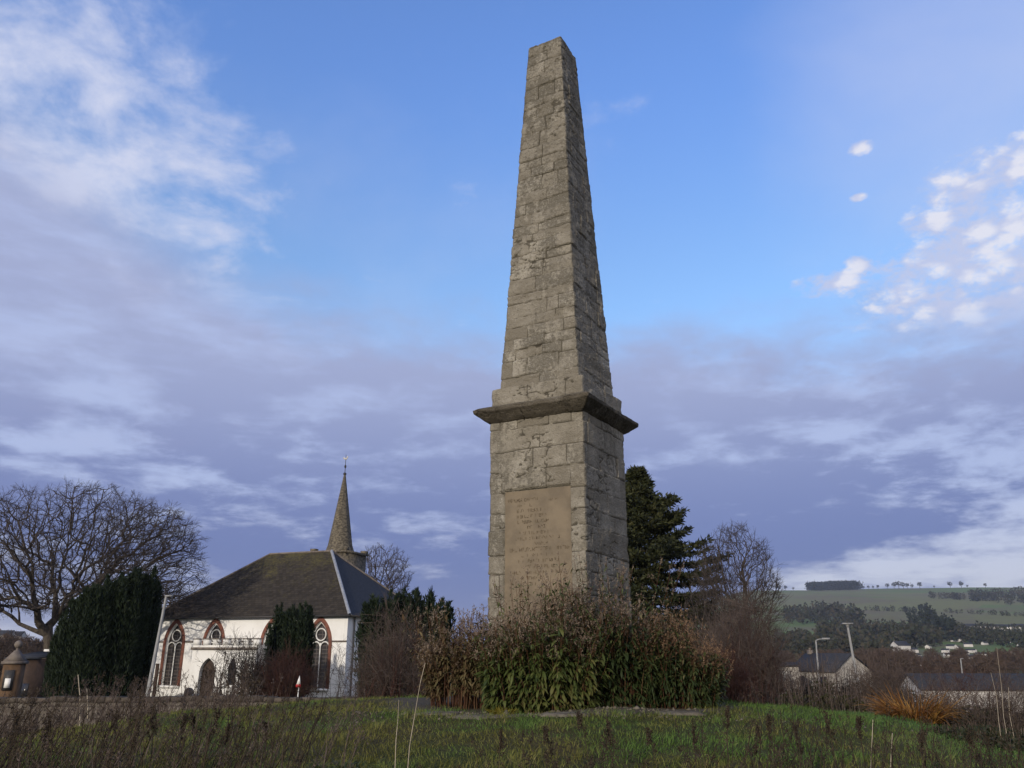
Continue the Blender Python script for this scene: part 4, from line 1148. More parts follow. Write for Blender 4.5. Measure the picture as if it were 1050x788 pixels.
tuft('yellow_plant', 'small yellow green plant on the gravel under the broad leaved shrub', 'plant', 516, 720, 8.9, 0.22, 0.12, 260, 'yellowleaf', 0.016, 0.3, 0.9)
tuft('rusty_frond_clump', 'rusty orange clump of arching fronds on the slope by the long white building', 'plant', 938, 736, 12.6, 0.7, 0.62, 620, 'bracken', 0.017, 0.35, 0.75)
tuft('rusty_frond_clump', 'smaller rusty clump of fronds behind the big orange clump', 'plant', 962, 734, 13.2, 0.5, 0.5, 300, 'bracken', 0.015, 0.35, 0.8)
tuft('rosette_plant', 'dark green leafy weed in the grass at the foot of the left slope', 'plant', 352, 772, 6.1, 0.42, 0.12, 320, 'bigleaf', 0.011, 0.45, 1.1)


def leaf_mound(name, label, cat, u0, u1, base_v, top_v, Y, n, mat, ry=0.7, leaf=0.05, spikes=0, spike_mat='deadgrey', stuff=False):
    s = size(1, Y); uc = (u0 + u1) / 2; W = (u1 - u0) / 2 * s; b = P(uc, base_v, Y); b[2] = float(ground_z(b[0], b[1])) - 0.05; H = P(uc, top_v, Y)[2] - b[2]
    root = thing(name, label, cat, b)
    a = rng.uniform(0, 6.28, n); q = rng.random(n) ** 0.4; x = np.cos(a) * q * W; y = np.sin(a) * q * ry
    pr = np.sqrt(np.clip(1 - (x / W) ** 2 * 0.9, 0, 1)) * np.sqrt(np.clip(1 - (y / ry) ** 2 * 0.8, 0, 1))
    lump = 0.78 + 0.5 * fbm(np.stack([x * 2.2 / max(H, .3), y * 2.2, 0 * x], 1), 3, 41)
    z = H * pr * lump * rng.random(n) ** 0.45
    c = np.stack([x, y, z], 1); d = rdir(n, 0.4)
    mesh('leaves', *kites(c, d, rng.uniform(0.6, 1.4, n) * leaf, rng.uniform(0.4, 0.9, n) * leaf), M[mat], root)
    m = max(60, n // 25); i = rng.integers(n, size=m); p0 = c[i] * np.array([0.5, 0.5, 0]); V, F = tubes(p0, c[i], np.full(m, leaf * 0.1), np.full(m, leaf * 0.05), 3)
    mesh('stems', V, F, M['deadstem'], root)
    if spikes:
        i = rng.integers(n, size=spikes); p0 = c[i] * np.array([1, 1, 0.3]); p1 = c[i] + np.stack([rng.normal(0, .1, spikes), rng.normal(0, .1, spikes), rng.uniform(.1, .5, spikes)], 1) * H * 0.9
        mesh('dead_stalks', *tubes(p0, p1, np.full(spikes, leaf * 0.11), np.full(spikes, leaf * 0.07), 3), M[spike_mat], root)
    return root


leaf_mound('hedge', 'low olive hedge with dead stalks behind the mound below the slate gabled house', 'hedge', 768, 905, 735, 694, 19, 9000, 'hedge', 1.0, 0.07, 420, 'deadgrey')
leaf_mound('bramble_patch', 'dark bramble patch at the lower right edge of the mound', 'bramble', 972, 1075, 800, 742, 8.6, 7000, 'bramble', 0.8, 0.05, 160, 'deadgrey')
leaf_mound('bramble_patch', 'bramble patch with scraggy stalks behind the rusty fronds', 'bramble', 955, 1070, 770, 716, 13, 6500, 'bramble', 0.8, 0.055, 220, 'deadgrey')
leaf_mound('low_evergreen', 'low green evergreen bush by the wall in front of the church', 'shrub', 128, 192, 735, 712, 20, 3500, 'hedge', 0.7, 0.07, 60)
bare_shrub('bare_shrub', 'scraggy brown scrub hiding the foot of the cream house', 792, 900, 715, 672, 36, 120, 'deadgrey', r=0.010, ry=1.4, fine=1.9)
bare_shrub('bare_shrub', 'bushy reddish scrub before the roof of the long white building', 915, 1065, 725, 688, 40, 170, 'twig_red', r=0.010, ry=1.4, fine=1.7)
leaf_mound('hedge', 'brown scrub beyond the mound under the gable house', 'hedge', 776, 960, 712, 680, 34, 9000, 'hedge', 1.6, 0.11, 500, 'deadgrey')


# ------------------------------------------------------------------ grass and dead growth
def grassmat():
    m, nt, b = newmat('rough_grass', 0.7, 0.2)
    g = nt.nodes.new('ShaderNodeNewGeometry'); r = X(nt, g.outputs['Random Per Island']); co = X(nt, g.outputs['Position'])
    n1 = noise(nt, co, 0.55, 4, 0.6); n2 = noise(nt, co, 2.3, 4, 0.6)
    sp = nt.nodes.new('ShaderNodeSeparateXYZ'); nt.links.new(co.s, sp.inputs[0]); px = X(nt, sp.outputs[0])
    green = mixc(nt, (r + (n2 - 0.5)).step(0.1, 0.9), (0.068, 0.130, 0.024), (0.130, 0.205, 0.045))
    olive = mixc(nt, r.step(0.0, 1.0), (0.120, 0.130, 0.028), (0.195, 0.180, 0.048))
    straw = mixc(nt, r.step(0.0, 1.0), (0.16, 0.115, 0.052), (0.29, 0.22, 0.115))
    f = (n1 + (n2 - 0.5) * 0.7 - px * 0.018 + 0.02).step(0.38, 0.60)
    c = mixc(nt, f, green, olive)
    c = mixc(nt, ((n2 - 0.5) * 1.2 + r * 0.75).step(0.74, 0.92) * 0.6, c, straw)
    c = mixc(nt, (px * 0.16 + (n1 - 0.5) * 1.2).step(0.45, 0.9) * 0.65, c, (0.062, 0.155, 0.052))
    nt.links.new(c.s, b.inputs['Base Color'])
    t = nt.nodes.new('ShaderNodeBsdfTranslucent'); nt.links.new(c.s, t.inputs[0]); mx = nt.nodes.new('ShaderNodeMixShader'); mx.inputs[0].default_value = 0.25
    nt.links.new(b.outputs[0], mx.inputs[1]); nt.links.new(t.outputs[0], mx.inputs[2]); nt.links.new(mx.outputs[0], nt.nodes['Material Output'].inputs[0])
    return m


def grass():
    n = 210000
    y = 3.2 + (rng.random(n) ** 1.15) * 12.3; x = rng.uniform(-1, 1, n) * (1.0 + y * 0.78)
    gx = (x - 0.55) / 2.2; gy = (y - 10.6) / 2.0; keep = (gx * gx + gy * gy + fbm(np.stack([x, y, 0 * x], 1) * 1.7, 3, 2) * 1.1) > rng.uniform(0.8, 1.15, n)
    x, y = x[keep], y[keep]; n = len(x); z = ground_z(x, y)
    tuf = fbm(np.stack([x, y, 0 * x], 1) * 2.4, 3, 77) + 0.5; L = (0.024 + 0.085 * tuf ** 1.6) * rng.uniform(0.6, 1.35, n)
    L *= np.interp(np.abs(x - 0.5), [0, 4, 7], [1.0, 1.05, 1.35])
    c = np.stack([x, y, z - 0.005], 1)
    bias = np.stack([np.cos(tuf * 9), np.sin(tuf * 9), 0 * x], 1) * 0.35
    d = unit(rng.normal(size=(n, 3)) * np.array([0.45, 0.45, 0.1]) + np.array([[0, 0, 1.0]]) + bias)
    o = mesh('grass', *strips(c, d, L, rng.uniform(0.0035, 0.0075, n), rng.uniform(0.1, 0.9, n), 2, [1.0, 0.8, 0.08]), grassmat())
    tag(o, 'rough winter grass covering the mound', 'grass', kind='stuff')


grass()


def stalks(n, us, Ys, hs, lean=0.18, side=5, r=0.0022, seed_n=10, seed_len=0.3, bias=(0.0, 0.0)):
    """dead weed stalks: main stalk, side sprigs, dark seed clusters; returns (stalk mesh, seed mesh)"""
    u = us(n); Y = Ys(n); x = (u - 525) / FOC * (Y / CP) * 1.0; x = x / (1.0 + 0.0) ; y = Y
    z = ground_z(x, y); H = hs(n); p = np.stack([x, y, z], 1)
    d = unit(rng.normal(size=(n, 3)) * np.array([lean, lean, 0]) + np.array([[bias[0], bias[1], 1.0]])); pts = [p]
    for k in range(1, 4): pts.append(p + d * (H * k / 3)[:, None] + rng.normal(size=(n, 3)) * 0.012 * k)
    pts = np.array(pts); out = [tubes(pts[k], pts[k + 1], np.full(n, r * (1.2 - .25 * k)), np.full(n, r * (0.95 - .25 * k)), 3) for k in range(3)]
    m = n * side; j = rng.integers(n, size=m); f = rng.uniform(0.35, 0.98, m); xx = f * 3; i = np.minimum(xx.astype(int), 2); fr = (xx - i)[:, None]
    c = pts[i, j] * (1 - fr) + pts[i + 1, j] * fr; e = c + unit(rng.normal(size=(m, 3)) * np.array([.55, .55, .2]) + np.array([[0, 0, .8]])) * (rng.uniform(.06, .2, m) * H[j] * 0.8)[:, None]
    out.append(tubes(c, e, np.full(m, r * .6), np.full(m, r * .35), 3))
    S = join(*out)
    tips = np.concatenate([np.repeat(pts[3], 3, 0), e]); q = len(tips) * seed_n; b = np.repeat(tips, seed_n, 0) - np.array([[0, 0, 1.0]]) * (rng.random(q) * seed_len * 0.14)[:, None] + rng.normal(size=(q, 3)) * 0.006
    K = kites(b, rdir(q, 0.5), rng.uniform(0.008, 0.02, q), rng.uniform(0.004, 0.009, q))
    return S, K


def dead_growth():
    def put(name, label, n, us, Ys, hs, mat, **kw):
        S, K = stalks(n, us, Ys, hs, **kw); V, F = join(S, K); tag(mesh(name, V, F, M[mat]), label, 'weeds', kind='stuff')
    U = lambda a, b: (lambda n: rng.uniform(a, b, n))
    put('dead_weeds', 'dense dark dead weed stalks in the lower left corner', 430, lambda n: -40 + 380 * rng.random(n) ** 1.6, U(4.2, 6.6), lambda n: rng.uniform(.32, .74, n), 'deadstem', r=0.0034, seed_n=4, side=4, bias=(0.30, 0.0))
    put('dead_weeds', 'paler tan dead stalks standing among the dark weeds at the lower left', 220, lambda n: -40 + 420 * rng.random(n) ** 1.5, U(4.2, 7.2), lambda n: rng.uniform(.25, .62, n), 'deadgrey', r=0.003, seed_n=4, side=4, bias=(0.26, 0.0))
    put('scrub', 'grey brown scrub of dead stalks in front of the low wall at the left', 2100, lambda n: -40 + 330 * rng.random(n) ** 1.25, U(12, 24), lambda n: rng.uniform(.25, .75, n), 'deadgrey', r=0.005, side=7, seed_n=7, lean=0.3)
    put('dead_weeds', 'dark dead weed stalks along the bottom edge below the planting', 46, U(430, 760), U(4.5, 5.6), lambda n: rng.uniform(.14, .34, n), 'deadstem', lean=0.26)
    put('dead_weeds', 'dead weed stalks at the lower right before the green slope', 230, lambda n: 1075 - 400 * rng.random(n) ** 1.5, U(4.2, 5.8), lambda n: rng.uniform(.24, .56, n), 'deadstem', r=0.0034, seed_n=4, side=4, bias=(0.12, 0.0))
    put('dead_weeds', 'thin brown seed stalks along the wall foot in front of the church', 300, U(200, 450), U(16, 26), lambda n: rng.uniform(.12, .35, n), 'deadgrey', r=0.004, lean=0.25)
    put('dead_weeds', 'pale dead reeds behind the mound around the street lamp', 300, U(790, 900), U(20, 28), lambda n: rng.uniform(.5, 1.5, n), 'paleseed', r=0.006, lean=0.12, side=3)


dead_growth()


def single_stalks():
    # the stalks that stand out one by one in the foreground
    spots = [(600, 735, 6.0), (624, 742, 5.7), (738, 728, 6.3), (762, 748, 5.6), (780, 738, 6.0), (844, 735, 6.1), (872, 738, 5.9), (812, 746, 5.7), (668, 752, 5.6), (706, 746, 5.8), (930, 752, 5.7), (990, 756, 5.6),
             (566, 750, 5.6), (512, 752, 5.6), (210, 735, 6.5), (222, 732, 6.4), (196, 738, 6.3), (170, 730, 6.6), (240, 745, 6.0), (150, 742, 6.2), (120, 736, 6.4), (60, 740, 6.3), (282, 742, 6.2), (30, 735, 6.4)]
    protos = []
    for k, (u, v, Y) in enumerate(spots):
        x = PX(u, Y); z = float(ground_z(x, Y)); H = max(0.22, P(u, v, Y)[2] - z)
        if k < 4:
            root = thing('dead_stalk', 'dark seed bearing weed stalk standing alone in the foreground grass', 'weed', (x, Y, z), 0, 'dead stalks in the foreground')
            n = 5; t = np.linspace(0, 1, n + 1); pts = np.stack([0.05 * t ** 2 * rng.normal(), 0.05 * t ** 2 * rng.normal(), t * 0.45], 0 if False else 0) if False else np.array([(0.06 * a * a * (k - 1.5), 0.03 * a * (k % 2), a * 0.45) for a in t])
            s = [tubes(pts[:-1], pts[1:], np.linspace(.0046, .0034, n), np.linspace(.0043, .0028, n), 5)]; cs = []
            for q in range(9):
                f = rng.uniform(.45, .97); c = np.array([np.interp(f, t, pts[:, i]) for i in range(3)]); e = c + unit(rng.normal(size=3) * [.4, .4, .1] + [0, 0, .9]) * rng.uniform(.04, .11)
                s.append(tubes(c[None], e[None], [.0016], [.001], 3)); cs += [c + (e - c) * w for w in np.linspace(.3, 1, 5)]
            cs += [pts[-1] - [0, 0, w] for w in np.linspace(0, .12, 10)]
            mesh('stalk', *join(*s), M['deadstem'], root)
            b = np.repeat(np.array(cs), 7, 0) + rng.normal(size=(len(cs) * 7, 3)) * 0.005
            mesh('seed_head', *kites(b, rdir(len(b), .5), rng.uniform(.014, .028, len(b)), rng.uniform(.007, .014, len(b))), M['deadstem'], root)
            root.scale = (H / 0.45,) * 3; protos.append(root)
        else:
            copy_tree(protos[k % 4], (x, Y, z), rng.uniform(0, 6.28), H / 0.45)

    def straw(label, pts, Y, r=0.0032):
        w = np.array([P(u, v, Y) for u, v in pts]); x, y = w[0][:2]; gz = float(ground_z(x, y))
        if w[0][2] > gz: w = np.concatenate([[[x, y, gz - 0.02]], w])
        base = w[0].copy(); rr = np.linspace(r, r * .55, len(w))
        o = mesh('straw_stalk', *tubes(w[:-1] - base, w[1:] - base, rr[:-1], rr[1:], 6), M['straw']); o.location = base
        tag(o, label, 'weed')
    straw('upright bleached straw stalk, left of the pair before the planting', [(405, 790), (406, 760), (408, 738), (409, 718)], 5.6)
    straw('slanting bleached straw stalk, right of the pair before the planting', [(418, 790), (420, 765), (425, 735), (431, 700), (436, 680)], 5.6)
    straw('short bleached stalk, left of two on the green right slope', [(893, 790), (894, 765), (895, 738)], 5.6)
    straw('short bleached stalk, right of two on the green right slope', [(913, 790), (914, 770), (915, 752)], 5.6)
    straw('pale stalk leaning by the brambles, first of three from the left', [(1027, 762), (1024, 740), (1022, 715), (1016, 690)], 8.2, .0026)
    straw('pale stalk leaning by the brambles, middle of three', [(1034, 762), (1029, 735), (1027, 705), (1022, 664)], 8.3, .0026)
    straw('pale stalk leaning by the brambles, rightmost of three', [(1044, 778), (1040, 758), (1035, 732), (1034, 705)], 8.1, .0026)
    straw('pale upright stick by the low wall in front of the dark yew', [(82, 742), (82, 715), (80, 692)], 17, .012)
    straw('taller pale upright stick by the low wall, right of its neighbour', [(90, 742), (90, 720), (89, 706)], 17, .012)


single_stalks()


# ------------------------------------------------------------------ churchyard wall, slabs, gate pier, gravestones, lamps
def low_wall():
    a = P(-60, 711, 31.0); b = P(470, 711, 31.0); L = b[0] - a[0]; mid = (a + b) / 2
    root = thing('stone_wall', 'low grey rubble boundary wall across the front of the churchyard', 'wall', (mid[0], 31.0, -3.0))
    V, F, A = masonry([(-0.2, L / 2), (1.15, L / 2), (1.18, L / 2 * 0.999)], (0.16, 0.26), 420, 0.05, 0.02, 0.02, 51, rect=0.5 / L, width_range=(0.25, 0.6))
    V[:, 2] += fbm(np.stack([V[:, 0] * .3, V[:, 1] * 0, V[:, 2] * 0], 1), 3, 4) * 0.12
    mesh('wall', V, F, M['wallstone'], root, True, A)
    c = MB(); x = -L / 2
    while x < L / 2:
        w = rng.uniform(0.35, 0.7); z = 1.19 + float(fbm(np.array([[x * .3, 0, 0]]), 3, 4)[0]) * 0.12
        c.box(x, x + w - 0.02, -0.28 - rng.uniform(0, .03), 0.28, z - 0.02 + rng.normal(0, .01), z + 0.12 + rng.uniform(0, .05)); x += w
    c.build('coping', M['wallcap'], root)


low_wall()


def slabs():
    for k, (u, v, Y, w, d, lab) in enumerate([(498, 722, 8.55, .75, .4, 'flat pale paving slab on the gravel left of the green shrub'), (452, 719, 9.0, .5, .35, 'small paving slab half sunk in grass at the left of the mound'),
                                              (690, 722, 8.9, .55, .3, 'dark paving slab under the shrub with orange seed heads'), (578, 724, 8.5, .5, .3, 'grey paving slab on the gravel below the broad leaves')]):
        x = PX(u, Y); z = float(ground_z(x, Y)); n = 9
        g = np.linspace(-1, 1, n); A, B = np.meshgrid(g, g); e = 1 - 0.12 * vnoise(np.stack([A.ravel() * 2 + k * 7, B.ravel() * 2, 0 * A.ravel()], 1), k).reshape(A.shape)
        top = 0.018 + fbm(np.stack([A.ravel() * 2, B.ravel() * 2, 0 * A.ravel() + k], 1), 3, 3).reshape(A.shape) * 0.02 - 0.02 * (np.maximum(abs(A), abs(B)) > 0.95)
        V = np.concatenate([np.stack([A * e * w / 2, B * e * d / 2, top], -1).reshape(-1, 3), np.stack([A * e * w / 2, B * e * d / 2, 0 * A - 0.08], -1).reshape(-1, 3)])
        i = np.arange(n - 1)[:, None] * n; j = np.arange(n - 1)[None]; F = np.stack([i + j, i + j + 1, i + n + j + 1, i + n + j], -1).reshape(-1, 4)
        rim = [r for r in range(n)] + [r * n + n - 1 for r in range(1, n)] + [n * n - 1 - r for r in range(1, n)] + [(n - 1 - r) * n for r in range(1, n - 1)]
        S = np.array([(rim[q], n * n + rim[q], n * n + rim[(q + 1) % len(rim)], rim[(q + 1) % len(rim)]) for q in range(len(rim))])
        o = mesh('paving_slab', V, [np.concatenate([F, S])], M['slabstone']); o.location = (x, Y, z); o.rotation_euler = (0, 0, rng.uniform(-.3, .3)); tag(o, lab, 'paving slab')
    # loose stones of the gravel edge
    n = 900; x = rng.normal(0.4, 1.5, n); y = rng.uniform(8.3, 9.3, n); z = ground_z(x, y)
    V, F = [], []
    base = np.array([(1, 0, 0), (0, 1, 0), (-1, 0, 0), (0, -1, 0), (0, 0, .7), (0, 0, -.7)]); tri = np.array([(0, 1, 4), (1, 2, 4), (2, 3, 4), (3, 0, 4), (1, 0, 5), (2, 1, 5), (3, 2, 5), (0, 3, 5)])
    sc = rng.lognormal(-4.4, 0.5, (n, 1, 1)) * rng.uniform(.6, 1.3, (n, 6, 3)); V = (base[None] * sc + np.stack([x, y, z], 1)[:, None]).reshape(-1, 3)
    F = (np.arange(n)[:, None, None] * 6 + tri[None]).reshape(-1, 3)
    tag(mesh('gravel', V, F, M['slabstone']), 'loose gravel in front of the shrubs', 'gravel', kind='stuff')


slabs()


def gate_pier():
    Y = 33.0; s = size(1, Y); b = P(9, 715, Y); gz = -3.0
    root = thing('gate_pier', 'orange sandstone gate pier with a ball finial and a white notice', 'gate pier', (b[0], Y, gz), R(12))
    m = MB(); h = P(4, 681, Y)[2] - gz; m.box(-.30, .30, -.30, .30, 0, h); m.box(-.36, .36, -.36, .36, 0, .3)
    m.build('pier', M['sandstone'], root)
    c = MB(); c.box(-.37, .37, -.37, .37, h + .001, h + .10); c.frustum(4, 0, 0, h + .101, .48, P(16, 667, Y)[2] - gz, .10, R(45)); c.build('cap', M['greystone'], root)
    f = MB(); zb = P(16, 661, Y)[2] - gz; r = .15
    f.lathe([(r * math.sin(a), zb - r * math.cos(a)) for a in np.linspace(0.25, math.pi, 9)], 10); f.frustum(8, 0, 0, zb - .35, .07, zb - .1, .05); f.build('finial', M['greystone'], root, True)
    n = MB(); n.box(-.2, .16, -.36, -.302, h - .95, h - .22); nb = n.build('notice_frame', M['dark_metal'], root)
    n = MB(); n.box(-.12, .08, -.372, -.361, h - .86, h - .52); n.build('notice', M['white_paint'], nb)


gate_pier()


def shed():
    Y = 54.0; b = P(32, 700, Y); gz = float(ground_z(b[0], Y)); root = thing('shed', 'dark brown boarded shed with a pale fascia left of the dark yew', 'shed', (b[0], Y, gz), R(-6))
    w = size(15, Y); e = P(32, 676, Y)[2] - gz; t = P(32, 670, Y)[2] - gz
    m = MB(); m.box(-w, w, -1.2, 1.6, -.3, e); m.build('wall', M['brown_paint'], root)
    m = MB(); m.add([(-w - .1, -1.4, e), (w + .1, -1.4, e), (w + .1, 1.8, t), (-w - .1, 1.8, t), (-w - .1, -1.4, e + .1), (w + .1, -1.4, e + .1), (w + .1, 1.8, t + .1), (-w - .1, 1.8, t + .1)], [(0, 3, 2, 1), (4, 5, 6, 7), (0, 1, 5, 4), (1, 2, 6, 5), (2, 3, 7, 6), (3, 0, 4, 7)])
    r = m.build('roof', M['slate'], root)
    m = MB(); m.box(-w * .8, w * .9, 1.802, 1.86, t - .06, t + .24); m.build('fascia', M['white_paint'], r)
    m = MB(); m.box(w * .3, w * .75, -1.25, -1.202, .6, 1.5); m.build('window', M['glass'], root)


shed()


def gravestones():
    for k, (u, w, h, style, lab) in enumerate([(199, .6, 1.0, 0, 'dark upright gravestone below the second church window'), (190, .7, .55, 1, 'pale low gravestone under the left church window'), (206, .5, .75, 0, 'pale round topped gravestone beside the dark gravestone'),
                                               (226, .55, .8, 1, 'square grey gravestone in front of the porch door'), (321, .8, .6, 1, 'broad pale gravestone under the right church window'), (176, .5, .45, 0, 'small low gravestone at the left end of the church wall')]):
        Y = 50.0 - k * 0.7; x = PX(u, Y); z = float(ground_z(x, Y)); h = h * 1.25
        root = thing('gravestone', lab, 'gravestone', (x, Y, z), R(rng.uniform(-20, 10)))
        prof = [(-w / 2, 0), (w / 2, 0), (w / 2, h * .75)] + ([(w / 2 * math.cos(a), h * .75 + h * .25 * math.sin(a)) for a in np.linspace(0.2, math.pi - .2, 8)] if style == 0 else [(w / 2, h), (-w / 2, h)]) + [(-w / 2, h * .75)]
        n = len(prof); m = MB(); m.add([(a, -.07, c) for a, c in prof] + [(a, .07, c) for a, c in prof], [tuple(range(n)), tuple(range(2 * n - 1, n - 1, -1))] + [(i, n + i, n + (i + 1) % n, (i + 1) % n) for i in range(n)])
        m.build('stone', M['greystone'] if k in (0, 3) else M['lead'], root)
        m = MB(); m.box(-w * .65, w * .65, -.16, .16, -.1, .12); m.build('plinth', M['greystone'], root)
    # small red and white marker post by the yews
    Y = 38.0; b = P(305, 716, Y); b[2] = float(ground_z(b[0], Y)); root = thing('marker_post', 'small red and white triangular marker on a post before the twin yews', 'marker', b)
    m = MB(); m.bar([(0, 0, 0), (0.02, 0, P(306, 702, Y)[2] - b[2])], .025, 6); m.build('post', M['white_paint'], root)
    z0 = P(306, 702, Y)[2] - b[2]; z1 = P(306, 693, Y)[2] - b[2]; w = .09
    m = MB(); m.add([(-w, -.02, z0), (w, -.02, z0), (.02, -.02, z1), (-w, .02, z0), (w, .02, z0), (.02, .02, z1)], [(0, 1, 2), (5, 4, 3), (0, 3, 4, 1), (1, 4, 5, 2), (2, 5, 3, 0)]); m.build('pennant', M['white_paint'], root)
    m = MB(); m.box(-w * 1.2, w * 1.1, -.03, .03, z0 - .12, z0 - .002); m.build('band', M['red_paint'], root)


gravestones()


def lamp_post(label, base, top, Y, r, head, arm=0.0):
    b = P(*base, Y); t = P(*top, Y); gz = float(far_ground(b[0], Y)); k = (gz - b[2]) / (t[2] - b[2]); b2 = b + (t - b) * k
    root = thing('street_lamp', label, 'street lamp', b2); d = t - b2
    m = MB(); m.bar([(0, 0, 0), d * .25, d], [r * 1.5, r * 1.25, r * .8], 8); m.build('pole', M['galv'], root)
    m = MB()
    if head == 'flat':
        w = size(5.0, Y); m.box(d[0] - w, d[0] + w, d[1] - .14, d[1] + .14, d[2] - .02, d[2] + .06); m.box(d[0] - .07, d[0] + .07, d[1] - .07, d[1] + .07, d[2] - .2, d[2] - .021)
    elif head == 'arm':
        m.bar([d, d + [arm * .5, 0, .12], d + [arm, 0, .14]], r * .6, 6); m.box(d[0] + arm - .05, d[0] + arm + .6, d[1] - .14, d[1] + .14, d[2] + .08, d[2] + .24)
    else:
        m.box(d[0] - .06, d[0] + .30, d[1] - .07, d[1] + .07, d[2], d[2] + .07)
    m.build('lamp_head', M['galv'], root)


lamp_post('pale grey lamp post standing at the left end of the church front', (152, 709), (170.5, 612), 41, .085, 'small')
lamp_post('tall grey street lamp with a flat head above the gable house', (880.5, 706), (868.7, 640), 52, .085, 'flat')
lamp_post('shorter street lamp with a side arm in front of the slate roof', (839.5, 692), (836.5, 657), 78, .085, 'arm', .7)
lamp_post('thin grey lamp post rising from the roof line of the long white building', (988.5, 706), (985, 676), 95, .08, 'small')


# ------------------------------------------------------------------ houses
def house(name, label, loc, rz, w, d, e, h, wall='housewall', roof='slate', wins=True, chim=True, group=None, base=-1.0):
    """gabled house: ridge along local x; w long, d deep, e eaves, h ridge"""
    root = thing(name, label, 'house', loc, rz, group); m = MB(); W, D = w / 2, d / 2
    m.quad((-W, -D, base), (W, -D, base), (W, -D, e), (-W, -D, e)); m.quad((W, D, base), (-W, D, base), (-W, D, e), (W, D, e))
    m.add([(W, -D, base), (W, D, base), (W, D, e), (W, 0, h), (W, -D, e)], [(0, 1, 2, 3, 4)]); m.add([(-W, D, base), (-W, -D, base), (-W, -D, e), (-W, 0, h), (-W, D, e)], [(0, 1, 2, 3, 4)])
    m.build('wall', M[wall], root)
    o = .18; sl = (h - e) / D; m = MB(); t = .12
    for sg in (-1, 1):
        y0, y1 = sg * (D + o), 0.0; z0, z1 = e - o * sl + .03, h + .03
        m.add([(-W - o, y0, z0), (W + o, y0, z0), (W + o, y1, z1), (-W - o, y1, z1), (-W - o, y0, z0 + t), (W + o, y0, z0 + t), (W + o, y1, z1 + t), (-W - o, y1, z1 + t)], [(0, 3, 2, 1), (4, 5, 6, 7), (0, 1, 5, 4), (1, 2, 6, 5), (3, 0, 4, 7)])
    r = m.build('roof', M[roof], root)
    if chim:
        m = MB(); m.box(-W + .3, -W + .95, -.22, .22, h - .3, h + .5); m.box(-W + .5, -W + .75, -.1, .1, h + .501, h + .75); m.build('chimney', M['greystone'], r)
    if wins:
        for k in range(max(2, int(w / 2.6))):
            x = -W + (k + .5) * w / max(2, int(w / 2.6)); m = MB(); m.box(x - .5, x + .5, -D - .03, -D - .002, e - 1.7, e - .55); m.build('window', M['glass'], root)
    return root


g = P(866, 690, 100); zE = P(860, 689, 100)[2]; zR = P(866, 671.5, 100)[2]
house('gable_house', 'cream house with a blue slate roof behind the hedge and street lamps', (g[0] - 0.6, 102.9, zE - 2.9), R(-60), 6.6, 6.6, 2.9, 2.9 + (zR - zE), 'housewall', 'slate', base=-2)
zE = P(1000, 707, 76)[2]; zR = P(1000, 692.5, 76)[2]
house('long_building', 'long low white building with a dark roof at the right edge', (P(1036, 700, 76)[0], 77, zE - 2.6), R(-5), 16.5, 5.4, 2.6, 2.6 + (zR - zE) * 0.98, 'farwall', 'slate', wins=False, chim=False, base=-2)
b = P(806, 690, 96); zt = P(806, 681.5, 96)[2]
house('outbuilding', 'small pale stone outbuilding left of the cream house', (b[0], 97, zt - 2.2), R(10), 2.5, 2.6, 2.0, 2.3, 'housewall', 'lead' if False else 'slate', wins=False, chim=False, base=-3)

town = thing('town_house', 'small pale house with a dark roof in the far town below the hill', 'house', (0, 0, 0), 0, 'small houses of the far town'); bpy.data.objects.remove(town)
proto = None
trng = np.random.default_rng(4)
hs = [(924, 668), (931, 670), (928, 665), (941, 673), (936, 668), (948, 680), (953, 682), (944, 677), (959, 676), (973, 673), (980, 672.5), (987, 671.5), (977, 678), (984, 679), (990, 681), (970, 668), (979, 657), (985, 657), (976, 664), (983, 665), (993, 662),
      (1000, 676), (1006, 672), (996, 668), (1012, 680), (960, 684), (968, 686), (1002, 684), (1020, 672), (1030, 678), (1040, 670), (915, 677), (905, 672), (920, 684), (1046, 662), (1010, 660), (1022, 656), (1034, 658), (940, 661), (952, 664)]
for k, (u, v) in enumerate(hs):
    h_ = hit(u, v + 1.5)
    if proto is None:
        proto = house('town_house', 'small pale house with a dark roof in the far town below the hill', h_, 0.0, 10, 7, 4.2, 6.8, 'farwall', 'slate', wins=False, chim=True, group='small houses of the far town', base=-3)
        proto.rotation_euler = (0, 0, R(20))
    else: copy_tree(proto, h_, trng.uniform(-1.2, 1.2), trng.uniform(.32, .52) * np.array([trng.uniform(.8, 1.6), 1, .85]))
proto2 = None
for k, u in enumerate((993, 1003, 1013, 1023, 1034, 1044, 1055)):
    h_ = hit(u, 647.5)
    if proto2 is None: proto2 = house('terrace_house', 'pale house in the long row along the lower edge of the green hill field', h_, R(-8), 12, 8, 4.4, 7.0, 'farwall', 'slate', wins=False, chim=True, group='house row under the hill field', base=-3)
    else: copy_tree(proto2, h_, R(-8) + trng.normal() * .1, (trng.uniform(.7, 1.1), 1, trng.uniform(.8, 1.0)))
for k, (u, v, Y) in enumerate([(6, 649, 330), (17, 650, 345)]):
    p = P(u, v, Y); house('house', ('left of two' if k == 0 else 'right of two') + ' distant white houses seen under the big bare tree', (p[0], Y, float(ground_z(p[0], Y))), R(5), 6, 5, p[2] - float(ground_z(p[0], Y)) - 1.0, p[2] - float(ground_z(p[0], Y)) + .8, 'farwall', 'slate', wins=False)


